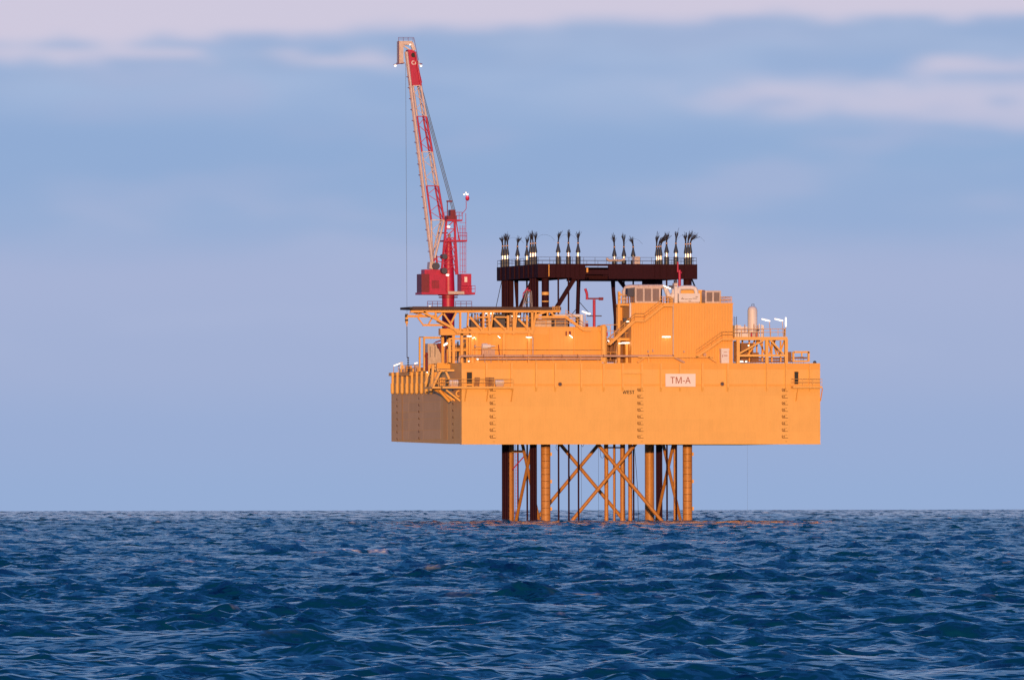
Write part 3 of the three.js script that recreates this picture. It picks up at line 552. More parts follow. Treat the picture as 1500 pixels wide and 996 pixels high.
  part(head, 'sheave', new THREE.CylinderGeometry(.36, .36, .2, 18).rotateX(Math.PI / 2).translate(X(604, ZC), Y(83, ZC), ZC + .95), mat.black);
  part(head, 'lettering', text('CAL', .6, .03).translate(X(600.5, ZC), Y(97, ZC), ZC + .92), mat.white, 'faint white letters on the boom head');
  part(crane, 'tip_frame', [pbox(585, 91, 591.5, 59.5, ZC + .8, 1.4), pbox(591.5, 65, 604, 59.5, ZC + .8, 1.4), pbeam(591, 66, 600, 72, ZC + .8, .2), pbeam(603, 62, 607, 73, ZC + .8, .5), pbox(584.5, 92.5, 593, 90.6, ZC + .9, 1.6)], mat.cream);
  part(crane, 'tip_railing', [...rail([p(584, 59.5, 1), p(605.5, 59.5, 1), p(605.5, 59.5, -1)], .55, .7, .03), ptube(606.5, 54, 613.5, 88, ZC + .8, .035), ptube(604.5, 60, 611, 92, ZC + .8, .035), ptube(584.6, 59, 584.6, 92, ZC + .9, .05), ptube(612, 88, 613.8, 91, ZC + .8, .03)], mat.redDark);
  part(crane, 'lamp_bar', [ptube(577, 94, 593, 91.5, ZC + .9, .06), ptube(611, 91.5, 619, 93, ZC + .9, .06)], mat.redDark);
  // ropes
  part(crane, 'luffing_rope', [[612, 118, 662.5, 307], [614, 118, 664.5, 307], [616, 119, 666.5, 307]].map(([a, b, c, d]) => ptube(a, b, c, d, ZC - .4 + (a - 612) * .2, .05)), mat.rope);
  part(crane, 'hoist_rope', ptube(594.6, 92, 596, 458, ZC + .6, .025), mat.rope);
  const hook = part(crane, 'hook_block', [pbox(594, 473, 597.6, 459.5, ZC + .8, .4), tube(p(595.8, 473, .6), p(595.8, 478, .6), .15, .05)], mat.yellow, 'yellow and black hook block hanging on the hoist rope');
  parts(hook, 'black_stripe', [pbox(593.9, 464.2, 597.7, 462, ZC + .82, .44), pbox(593.9, 470, 597.7, 467.6, ZC + .82, .44)], mat.black);
  part(crane, 'hanging_chain', [ptube(595.9, 478, 596, 524, ZC + .6, .06), ...Array.from({ length: 7 }, (_, k) => new THREE.SphereGeometry(.17, 8, 6).scale(1, .8, 1).translate(X(596.2, ZC), Y(525 + k * 3.3, ZC), ZC + .6))], mat.greyDark);
  part(crane, 'lamp_mast', [bend([p(676, 314, .8), p(683, 306, .8), p(683.2, 299, .8), p(683, 294, .8)], .05, 12, 6, .05)], mat.red);
  part(crane, 'beacon_float', [new THREE.SphereGeometry(.32, 14, 10).scale(1, 1.3, 1).translate(X(683, ZC), Y(291.5, ZC), ZC + .8)], mat.red, 'small red bell below the white mast lamps');
}
// ================================================================= TALL DECKHOUSE
const ZT = -1.6, tall = thing('tall_deckhouse', 'tall yellow corrugated deckhouse carrying the cooling units', 'deckhouse', V(X(1000, -4), YT, -5));
{
  const x0 = X(925, ZT), x1 = X(1074, ZT), y1 = Y(445, ZT), zb = -8.1;
  part(tall, 'body', box(x0, x1, YT + .035, y1, ZT, zb), mat.houseYellow);
  const xs = [925, 986, 1074], ys = [531, 497, 472, 446];
  for (let i = 0; i < 2; i++) for (let j = 0; j < 3; j++) {
    const a = X(xs[i], ZT) + .08, b = X(xs[i + 1], ZT) - .08, lo = Math.max(Y(ys[j], ZT) + .06, YT + .06), hi = Y(ys[j + 1], ZT) - .06, n = Math.round((b - a) / .52), w = (b - a) / n, pts = [];
    pts.push(new THREE.Vector2(a, 0)); for (let k = 0; k < n; k++) { const q = a + k * w; pts.push(new THREE.Vector2(q + .001, -.03), new THREE.Vector2(q + w * .42, -.03), new THREE.Vector2(q + w * .52, -.11), new THREE.Vector2(q + w * .9, -.11)); } pts.push(new THREE.Vector2(b, -.03), new THREE.Vector2(b, 0));
    part(tall, 'corrugated_panel', new THREE.ExtrudeGeometry(new THREE.Shape(pts), { depth: hi - lo, bevelEnabled: false }).rotateX(-Math.PI / 2).translate(0, lo, ZT), mat.houseYellow);
  }
  part(tall, 'roof_edge', box(x0 - .05, x1 + .05, y1, y1 + .16, ZT + .18, zb), mat.houseYellow);
  part(tall, 'drain_pipe', ptube(986.5, 446, 986.5, 521, ZT + .3, .09), mat.cream, 'pale vertical pipe down the front wall');
  part(tall, 'corner_pipe', [ptube(923.7, 444, 923.7, 466, ZT + .2, .15)], mat.white, 'white pipe at the left corner');
  // left annex: frame tower with landings
  const za = -3.2, zc = -7.6;
  parts(tall, 'annex_wall', [pbox(905, 446, 924, 470, zc + .6, .3)], mat.yellowDeep);
  part(tall, 'annex_inner', [pbox(905, 500, 924, 531, zc + .5, .3)], mat.yellowDeep);
  for (const [p, z, t] of [[906.5, za, 447], [887, za, 497], [905, zc, 446], [918, za, 500]]) part(tall, 'annex_post', box(X(p, z) - .2, X(p, z) + .2, YT + .03, Y(t, z), z - .2, z + .2), mat.houseYellow);
  part(tall, 'landing', [pbox(884, 499, 925, 495.5, za + .3, 4)], mat.houseYellow);
  part(tall, 'landing', [pbox(905, 448, 925, 445.5, za + .3, 1)], mat.houseYellow);
  part(tall, 'landing_railing', [...rail([P(884, 495.5, za), P(905, 495.5, za)], 2.0, .9, .05), ...rail([P(910, 495.5, za - .5), P(924, 495.5, za - .5)], 1.4, .7, .05), ...rail([P(906, 445.5, za), P(925, 445.5, za)], 1.3, .8, .05), ...rail([P(885, 528, za + .3), P(904, 528, za + .3)], 1.2, .9, .05)], mat.houseYellow);
  parts(tall, 'annex_pipe', [ptube(886, 500, 886, 531, zc + 2, .16), ptube(890, 500, 893, 531, zc + 1.6, .2), ptube(897, 500, 894, 520, zc + 2.2, .24), ptube(901.5, 500, 899, 531, zc + 1.4, .22), ptube(911, 501, 911, 531, zc + 1.5, .25)], mat.tan);
  parts(tall, 'annex_pipe', [ptube(884.5, 500, 884.5, 531, zc + .6, .3), ptube(889, 500, 889, 531, zc + .3, .34), ptube(895.5, 500, 895.5, 531, zc + .2, .36), ptube(902.5, 500, 902.5, 531, zc + .4, .3)], mat.copper);
  part(tall, 'annex_tank', pbox(891.5, 515, 900, 531, zc + 1.2, 1), mat.tan);
  part(tall, 'red_box', pbox(885.5, 493, 890.5, 486.5, za + .4, .4), mat.red, 'small red box on the landing');
  part(tall, 'locker', pbox(914, 471, 918.5, 466, za - .3, .4), mat.greyDark);
  // stair in two flights across the front wall
  function stair(pts, z, w = .9) {
    const s = [], t = [], h = [];
    for (let i = 0; i + 1 < pts.length; i++) {
      const a = P(...pts[i], z), b = P(...pts[i + 1], z);
      for (const dz of [0, -w]) s.push(beam(a.clone().setZ(z + dz), b.clone().setZ(z + dz), .34, .1));
      const n = Math.max(2, Math.round(Math.abs(b.y - a.y) / .22));
      if (Math.abs(b.y - a.y) > .5) for (let k = 0; k <= n; k++) { const q = a.clone().lerp(b, k / n); t.push(box(q.x - .14, q.x + .14, q.y + .0, q.y + .04, z - .06, z - w + .06)); } else t.push(box(a.x, b.x, a.y + .1, a.y + .16, z - .06, z - w + .06));
      h.push(...rail([a.clone().add(V(0, .15, 0)), b.clone().add(V(0, .15, 0))], 1.0, 1.0, .04));
    }
    const st = part(tall, 'stair', s, mat.houseYellow); part(st, 'tread', t, mat.yellowDeep); part(st, 'handrail', h, mat.houseYellow);
  }
  stair([[893, 505], [930, 470.5], [944, 470.5], [972, 448], [986, 448]], ZT + 1.25);
  stair([[1020, 524], [1058, 497.5], [1076, 497.5]], ZT + 1.25);
  part(tall, 'pale_handrail', ptube(889, 498, 908, 481, -1.0, .11), mat.copper);
  part(tall, 'walkway_rail', [pbeam(935, 523.5, 1045, 523.5, -.4, .2), pbeam(1038, 523.5, 1050, 531, -.4, .2), pbeam(934, 531, 944, 524, -.4, .22)], mat.houseYellow);
  parts(tall, 'wall_fittings', [pbox(949, 513.5, 951, 517, ZT + .4, .3), pbox(956, 512, 957.5, 516, ZT + .4, .3), pbox(1031, 518, 1035, 522, ZT + .5, .3), pbox(1001.5, 514, 1003.5, 517, ZT + .4, .3)], mat.copper);
  part(tall, 'roof_railing', [...rail([V(x1 - 1.9, y1 + .1, ZT - .2), V(x1 - .1, y1 + .1, ZT - .2), V(x1 - .1, y1 + .1, zb + .3)], 1.0, .55, .04), ...rail([V(x0 + 4.6, y1 + .1, ZT - .2), V(x0 + 6.3, y1 + .1, ZT - .2)], 1.0, .6, .05)], mat.houseYellow);
}
// rooftop machinery of the tall deckhouse
const yRoof = Y(445, ZT) + .16;
function coolingUnit(label, x0, y0, x1, y1, n, z, depth) {
  const a = P(x0, y0, z), b = P(x1, y1, z), u = thing('cooling_unit', label, 'cooling unit', V((a.x + b.x) / 2, yRoof, z - depth / 2), 'rooftop cooling units');
  part(u, 'casing', box(a.x, b.x, yRoof + .002, b.y, z - .1, z - depth), mat.cream);
  const w = (b.x - a.x) / n;
  for (let k = 0; k < n; k++) {
    const l = a.x + k * w + .14, r = a.x + (k + 1) * w - .14;
    const lp = part(u, 'louvre_panel', box(l, r, yRoof + .25, b.y - .18, z - .04, z - .1), mat.louvre);
    part(lp, 'slats', Array.from({ length: 11 }, (_, q) => { const y = mix(yRoof + .3, b.y - .25, (q + .5) / 11); return new THREE.BoxGeometry(r - l, .035, .09).rotateX(.5).translate((l + r) / 2, y, z - .02); }), mat.grey);
  }
  part(u, 'frame', [...Array.from({ length: n + 1 }, (_, k) => box(a.x + k * w - .13, a.x + k * w + .13, yRoof + .002, b.y + .06, z + .05, z - .1)), box(a.x - .13, b.x + .13, b.y - .16, b.y + .07, z + .055, z - .1), box(a.x - .13, b.x + .13, yRoof + .001, yRoof + .22, z + .055, z - .1)], mat.cream);
}
coolingUnit('wide three-panel louvred cooling unit on the tall deckhouse roof', 931.5, 443, 967, 421.5, 3, -2.2, 3);
coolingUnit('small two-panel louvred cooling unit at the right end of the roof', 1034.5, 443, 1055.5, 427, 2, -2.4, 2.4);
{
  const z = -6.4;
  const duct = thing('white_duct', 'fat white duct bending over behind the three-panel cooling unit', 'duct', P(914, 444, z));
  part(duct, 'pipe', bend([V(X(914.5, z), yRoof, z), P(914.5, 434, z), P(914.6, 427, z), P(918, 421.5, z), P(926, 420.5, z), P(950, 420.3, z), P(973, 420.3, z)], .34, 60, 16, .25), mat.cream);
  parts(duct, 'joint_ring', [935, 950, 958].map(p => new THREE.TorusGeometry(.36, .05, 6, 18).rotateY(Math.PI / 2).translate(X(p, z), Y(420.3, z), z)), mat.copper);
  const d2 = thing('exhaust_duct', 'bent white exhaust duct beside the roof stair head', 'duct', P(978, 444, -3.4));
  part(d2, 'pipe', [bend([P(975, 420.5, -3.4), P(977, 427, -3.4), P(979.5, 433, -3.4), P(984, 435, -3.4), P(987.5, 432, -3.4), P(988, 424, -3.4)], .36, 40, 14, .4)], mat.white);
  part(d2, 'foot', [box(X(983, -3.4) - .2, X(983, -3.4) + .2, yRoof, Y(434, -3.4), -3.6, -3.2)], mat.yellow);
  parts(d2, 'side_pipes', [981, 984.5].map(p => vcyl(X(p, -4.2), yRoof, Y(429, -4.2), -4.2, .14, .14, 10)), mat.yellow);
  const st = thing('exhaust_stack', 'square white stack between the duct and the lettered tank', 'stack', P(990.5, 444, -2.6));
  part(st, 'shaft', [box(X(988.6, -2.6), X(993, -2.6), yRoof + .001, Y(419, -2.6), -2.6, -3.4)], mat.white);
  part(st, 'cap', [pbox(988, 419, 993.6, 415, -2.5, 1)], mat.cream);
  part(st, 'hood', [pbox(988.8, 415, 992.8, 410.5, -2.7, .6), pbox(981, 423, 988.5, 418.5, -3.2, .5)], mat.greyDark);
  const tk = thing('roof_tank', 'long white rectangular tank with dark writing on the roof', 'tank', P(1010, 444, -2.4));
  part(tk, 'tank_body', [box(X(995, -2.4), X(1026, -2.4), yRoof + .2, Y(429.5, -2.4), -2.4, -4.6)], mat.white);
  part(tk, 'skid', [box(X(995, -2.4) + .1, X(1026, -2.4) - .1, yRoof + .001, yRoof + .2, -2.5, -4.5)], mat.cream);
  part(tk, 'writing', [[998, 1003, 438.3], [1004, 1008, 438.8], [1009, 1014, 438.7], [1015, 1022, 437.8], [1019.5, 1023, 435.3], [999.5, 1001, 436.7], [1009, 1013, 441.8]].map(([a, b, y]) => pbox(a, y - .5, b, y + .3, -2.385, .012)), mat.ink);
  const ov = thing('overhead_duct', 'white duct arching above the lettered roof tank', 'duct', P(1008, 444, -5));
  part(ov, 'pipe', bend([V(X(994.5, -5), yRoof, -5), P(994.5, 428, -5), P(996, 422.5, -5), P(1003, 421.6, -5), P(1013, 421.6, -5), P(1018.5, 423, -5), P(1020.5, 429, -5), V(X(1020.5, -5), yRoof, -5)], .34, 60, 14, .25), mat.white);
  const yb = thing('yellow_roof_housing', 'yellow housing between the roof tank and the small cooling unit', 'housing', P(1027, 444, -5.6));
  part(yb, 'housing_body', [box(X(996, -6), X(1028, -6), yRoof + .001, Y(424.3, -6), -5.6, -7.4)], mat.yellow);
  part(yb, 'dark_side', [pbox(1029, 444.5, 1033, 425.3, -6, 1)], mat.tan);
  const gb = thing('dark_fan_box', 'dark grey box on legs left of the wide cooling unit', 'box', P(924, 444, -3));
  part(gb, 'casing', [pbox(920, 434.4, 929.3, 422.6, -2.6, 1.4)], mat.greyDark);
  parts(gb, 'leg', [921, 924.5, 928].map(p => box(X(p, -3) - .08, X(p, -3) + .08, yRoof, Y(434.4, -3), -3.1, -2.9)), mat.tan);
  const po = thing('yellow_vent_post', 'yellow post at the left roof corner beside the fat white duct', 'post', P(907.5, 446, -4));
  part(po, 'post_body', [box(X(906, -4), X(909.5, -4), yRoof - .1, Y(427, -4), -4, -4.4), box(X(906.5, -4), X(911, -4), Y(433, -4), Y(430, -4), -3.9, -4.5)], mat.yellow);
}
// ================================================================= RIGHT TRUSS DECK
const truss = thing('truss_deck', 'open yellow truss deck right of the tall deckhouse', 'truss deck', V(X(1117, -4), YT, -4.5));
{
  const zs = [-1.2, -7.2];
  for (const z of zs) {
    const B = (a, b, c, d, w = .42) => part(truss, 'truss_bar', pbeam(a, b, c, d, z, w), mat.yellow);
    B(1075, 496.5, 1153.5, 496.5, .5); B(1081.5, 521.5, 1152, 521.5, .34);
    for (const p of [1081.5, 1123.5, 1152]) part(truss, 'post', box(X(p, z) - .24, X(p, z) + .24, YT + .03, Y(496, z), z - .22, z + .22), mat.yellow);
    B(1084, 518, 1119, 499, .26); B(1129, 499, 1148, 519, .26);
  }
  for (const p of [1081.5, 1102, 1123.5, 1138, 1152]) part(truss, 'floor_beam', pbox(p - 1.4, 498.5, p + 1.4, 494.6, -1.45, 5.5), mat.yellow);
  part(truss, 'floor', box(X(1075, -1.2), X(1153, -1.2), Y(494.2, -1.2), Y(493.6, -1.2), -1.0, -7.4), mat.yellowDeep);
  for (const [a, b, c, d, z] of [[1095, 521, 1112, 499, -4.5], [1112, 499, 1121, 519, -4.5], [1127, 520, 1136, 499, -4.5], [1133, 499, 1142, 520, -4.5], [1142, 520, 1150, 499, -4.5], [1106, 499, 1100, 520, -6.4], [1126, 499, 1131, 520, -6.6], [1138, 520, 1133, 499, -6.2], [1088, 531, 1088, 499, -6.4], [1109, 531, 1109, 499, -6.8], [1131, 531, 1131, 500, -3.4], [1144, 531, 1144, 500, -3.6], [1117, 530, 1117, 499, -4.5], [1098, 531, 1098, 499, -5]]) part(truss, 'inner_brace', pbeam(a, b, c, d, z, .22), mat.yellowDeep);
  parts(truss, 'under_floor_pipework', [pbox(1086, 531, 1098, 503, -5.5, 1), pbox(1102, 531, 1112, 517, -5.2, 1), pbox(1076, 531, 1079, 500, -6, .5), pbeam(1100, 526, 1151, 526, -5, .3), pbeam(1100, 530, 1151, 530, -5, .3), pbox(1100, 503, 1104, 531, -6.2, .4)], mat.tan);
  part(truss, 'railing', rail([P(1076, 493.6, -1.1), P(1151, 493.6, -1.1), P(1149, 493.6, -7)], 1.15, 1.2, .045), mat.yellow);
  // end frame
  parts(truss, 'end_frame', [pbeam(1163, 516.5, 1186, 516.5, -1.5, .3), pbeam(1162.5, 531, 1162.5, 516, -1.5, .3), pbeam(1185, 531, 1185, 516, -1.5, .3), pbeam(1175, 523, 1175, 516, -1.5, .2), pbeam(1163, 516.5, 1186, 516.5, -4.5, .3), pbeam(1185, 531, 1185, 516, -4.5, .3), pbox(1164, 531, 1184, 528.5, -1.6, 2)], mat.yellow);
  parts(truss, 'end_unit', [pbox(1154, 531, 1160, 516, -3, 2), pbox(1163, 526, 1183, 523.8, -2.6, 1)], mat.tan);
  part(truss, 'deck_bollard', [new THREE.SphereGeometry(.28, 12, 8).translate(X(1194, -1.5), YT + .15, -1.5)], mat.greyDark);
}
const yTd = Y(493.6, -1.2);
{
  const z = -4.2, t = thing('pressure_tank', 'tall white upright tank with a domed top on the truss deck', 'tank', V(X(1103, z), yTd, z)), x = X(1102.8, z);
  const y1 = Y(452, z);
  part(t, 'shell', new THREE.LatheGeometry([[.74, 0], [.74, 0], [.74, y1 - yTd - .3], [.71, y1 - yTd - .05], [.6, y1 - yTd + .2], [.38, y1 - yTd + .38], [0, y1 - yTd + .45]].map(([a, b]) => new THREE.Vector2(a, b)), 32).translate(x, yTd + .001, z), mat.white);
  part(t, 'top_valve', [tube(V(x - .1, y1 + .4, z), V(x - .1, y1 + .75, z), .04), tube(V(x + .25, y1 + .3, z), V(x + .25, y1 + .8, z), .04), tube(V(x - .1, y1 + .72, z), V(x + .25, y1 + .72, z), .03)], mat.greyDark);
  const b = thing('white_cabinet', 'low white cabinets between the deckhouse wall and the upright tank', 'cabinet', V(X(1086, -3.6), yTd, -3.6));
  parts(b, 'cabinet_body', [box(X(1077, -3.2), X(1086, -3.2), yTd + .001, Y(476, -3.2), -3.2, -5), box(X(1086, -3.2) + .05, X(1096, -3.2), yTd + .001, Y(478, -3.2), -3.4, -5), box(X(1083, -3.2), X(1095, -3.2), yTd + .001, Y(487, -3.2), -2.6, -3.15)], mat.white);
  parts(b, 'edge_posts', [1080, 1091.5].map(p => box(X(p, -2.9) - .07, X(p, -2.9) + .07, yTd + .001, Y(475, -2.9), -2.95, -2.8)), mat.copper);
  const pr = thing('pipe_group', 'group of thin white and copper pipes right of the upright tank', 'pipes', V(X(1112, -3), yTd, -3));
  parts(pr, 'white_pipe', [1113, 1116.5, 1118.5].map((p, k) => vcyl(X(p, -3), yTd, Y(474 + k, -3), -3, .12, .12, 10)), mat.white);
  parts(pr, 'copper_pipe', [1105, 1110.5].map((p, k) => vcyl(X(p, -2.6), yTd, Y(474 + 2 * k, -2.6), -2.6, .08, .08, 10)), mat.copper);
  part(pr, 'valve', [box(X(1110, -2.6) - .25, X(1110, -2.6) + .25, Y(484, -2.6), Y(482, -2.6), -2.7, -2.4)], mat.greyDark);
  [[1101.5, 'left'], [1108.5, 'right']].forEach(([p, s]) => {
    const e = thing('fire_extinguisher', `${s} one of two red extinguishers at the foot of the upright tank`, 'extinguisher', V(X(p, -2), yTd, -2), 'red extinguishers by the tank');
    part(e, 'bottle', [vcyl(X(p, -2), yTd, yTd + .6, -2, .15, .15, 12), vcyl(X(p, -2), yTd + .6, yTd + .72, -2, .15, .05, 12)], mat.red);
    part(e, 'head', box(X(p, -2) - .05, X(p, -2) + .12, yTd + .72, yTd + .82, -2.05, -1.95), mat.black);
  });
  const lad = thing('caged_ladder', 'dark thin ladder against the right wall of the tall deckhouse', 'ladder', V(X(1077.5, -4), yTd, -4));
  part(lad, 'rails', [1075.8, 1079.5].map(p => vcyl(X(p, -4.4), yTd, Y(463, -4.4), -4.4, .04, .04, 6)), mat.greyDark);
  part(lad, 'rungs', Array.from({ length: 10 }, (_, k) => tube(V(X(1075.8, -4.4), yTd + .25 + k * .3, -4.4), V(X(1079.5, -4.4), yTd + .25 + k * .3, -4.4), .025, .025, 5)), mat.greyDark);
}
// ================================================================= DECK EDGE: pipes, cabinet, horn, canisters, sign
{
  const yp = Y(521.5, -.7);
  const p1 = thing('deck_pipe', 'thick upper pinkish pipe running along the front deck edge', 'pipe', P(830, 531, -.7));
  part(p1, 'pipe_run', bend([P(672.5, 531, -.7), P(672.5, 524.5, -.7), P(674.5, 521.4, -.7), P(700, 521.4, -.7), P(800, 521.4, -.7), P(900, 521.8, -.7), P(984, 522, -.7), P(988, 523.5, -.7), P(1003, 531.8, -.7)], .17, 120, 10, .08), mat.copper);
  part(p1, 'flange', [708, 739, 766, 795, 823, 846, 884, 950, 986].map(p => new THREE.CylinderGeometry(.23, .23, .1, 14).rotateZ(Math.PI / 2).translate(X(p, -.7), yp, -.7)), mat.tan);
  parts(p1, 'pipe_post', [692, 730, 774, 810, 850, 881, 950].map(p => box(X(p, -.7) - .07, X(p, -.7) + .07, YT + .03, yp - .15, -.77, -.63)), mat.yellow);
  const p2 = thing('deck_pipe', 'thin lower pinkish pipe below the thick one along the deck edge', 'pipe', P(790, 531, -.5));
  part(p2, 'pipe_run', bend([P(697, 526, -.5), P(760, 526, -.5), P(880, 526, -.5)], .13, 30, 10), mat.copper);
  parts(p2, 'pipe_post', [700, 742, 785, 830, 876].map(p => box(X(p, -.5) - .06, X(p, -.5) + .06, YT + .03, Y(526, -.5), -.56, -.44)), mat.yellow);
  const fr = thing('deck_edge_railing', 'thin yellow railing in front of the low deckhouse', 'railing', P(780, 531, -1.2));
  part(fr, 'rails', rail([V(X(692, -1.2), YT + .03, -1.2), V(X(884, -1.2), YT + .03, -1.2)], 2.0, 2.2, .035), mat.yellow);
  const c = thing('white_cabinet', 'white cabinet with red lettering at the foot of the tall deckhouse', 'cabinet', V(X(1062.5, -.6), YT, -.8)), a = P(1057, 531, -.6), b = P(1068.3, 511, -.6);
  parts(c, 'cabinet_body', [box(a.x, b.x, YT + .031, b.y - .35, -.6, -1.5)], mat.white);
  part(c, 'lid', [box(a.x - .04, b.x + .04, b.y - .35, b.y, -.55, -1.55)], mat.white);
  part(c, 'lettering', [box(a.x + .18, a.x + .26, YT + .9, YT + 1.3, -.59, -.6), ...[0, 1, 2, 3].map(k => box(a.x + .42 + k * .14, a.x + .52 + k * .14, YT + 1.1, YT + 1.24, -.59, -.6)), ...[0, 1, 2, 3, 4].map(k => box(a.x + .38 + k * .11, a.x + .45 + k * .11, b.y - .6, b.y - .5, -.59, -.6))], mat.signRed);
  const h = thing('fog_horn', 'white horn-shaped device pointing right in front of the low deckhouse', 'horn', P(714, 522, -1.8)), hz = -1.8;
  part(h, 'horn_body', [tube(P(706, 507, hz), P(713.5, 507, hz), .43, .43, 22), tube(P(713.5, 507, hz), P(718, 507, hz), .26, .3, 20), tube(P(718, 507, hz), P(725.5, 507, hz), .16, .05, 14)], mat.white);
  part(h, 'rear_cap', [tube(P(694.5, 507.5, hz), P(697, 507.5, hz), .22, .22, 16)], mat.copper);
  part(h, 'stand', [pbeam(710, 510.5, 710, 531.6, hz, .14), pbeam(719, 509, 719, 531.6, hz, .12), pbeam(696, 508, 712, 508, hz - .3, .1)], mat.copper);
  for (const [p, w] of [[664.5, 'left end of the left walkway, beside the hull corner'], [731.5, 'right half of the left walkway']]) {
    const z = .85, q = P(p, 559.5, z), f = P(p, 566, z).y, r = thing('life_raft_canister', `white life raft canister on the ${w}`, 'life raft', V(q.x, f, z), 'life raft canisters on the walkway');
    part(r, 'shell', [tube(V(q.x - .58, f + .62, z), V(q.x + .58, f + .62, z), .36, .36, 22), new THREE.SphereGeometry(.36, 16, 10).scale(.35, 1, 1).translate(q.x - .58, f + .62, z), new THREE.SphereGeometry(.36, 16, 10).scale(.35, 1, 1).translate(q.x + .58, f + .62, z)], mat.white);
    part(r, 'strap', [-.3, 0, .3].map(s => new THREE.TorusGeometry(.365, .025, 6, 22).rotateY(Math.PI / 2).translate(q.x + s, f + .62, z)), mat.copper);
    part(r, 'cradle', [box(q.x - .6, q.x + .6, f + .001, f + .28, z - .25, z + .25)], mat.copper);
  }
  for (const [p, s, w] of [[698, .06, 'leaning just right of the left doorway'], [715, -.05, 'nearer the right canister, behind the front one'], [719.5, .03, 'beside the right canister']]) {
    const z = .75 + (p > 716 ? .2 : 0), b0 = P(p, 566, z), g = thing('folded_ladder', `brown slatted rope ladder rack on the walkway, ${w}`, 'ladder rack', b0);
    parts(g, 'side_rail', [-.34, .34].map(k => beam(V(b0.x + k, b0.y, z), V(b0.x + k + s * 8 * .2, b0.y + 1.35, z), .09)), mat.tan);
    parts(g, 'slat', Array.from({ length: 8 }, (_, k) => box(b0.x - .36 + s * .2 * k, b0.x + .36 + s * .2 * k, b0.y + .08 + k * .165, b0.y + .18 + k * .165, z - .05, z + .05)), mat.tan);
  }
  // name board
  const s0 = P(975, 566.8, .4), s1 = P(1019, 548, .4), sg = thing('name_sign', 'white board with the letters TM-A on the hull front', 'sign', V((s0.x + s1.x) / 2, s0.y, .36));
  const bd = part(sg, 'board', box(s0.x, s1.x, s0.y, s1.y, .44, .34), mat.signWhite);
  const tx = text('TM-A', .98, .012, fontThin), w = tx.boundingBox; tx.translate((s0.x + s1.x) / 2 - (w.max.x + w.min.x) / 2, (s0.y + s1.y) / 2 - (w.max.y + w.min.y) / 2, .441);
  part(sg, 'letters', tx, mat.signRed);
  part(sg, 'bracket', [box(s0.x + .6, s0.x + .8, s0.y + .2, s1.y - .2, .1, .34), box(s1.x - .8, s1.x - .6, s0.y + .2, s1.y - .2, .1, .34)], mat.yellow);
}
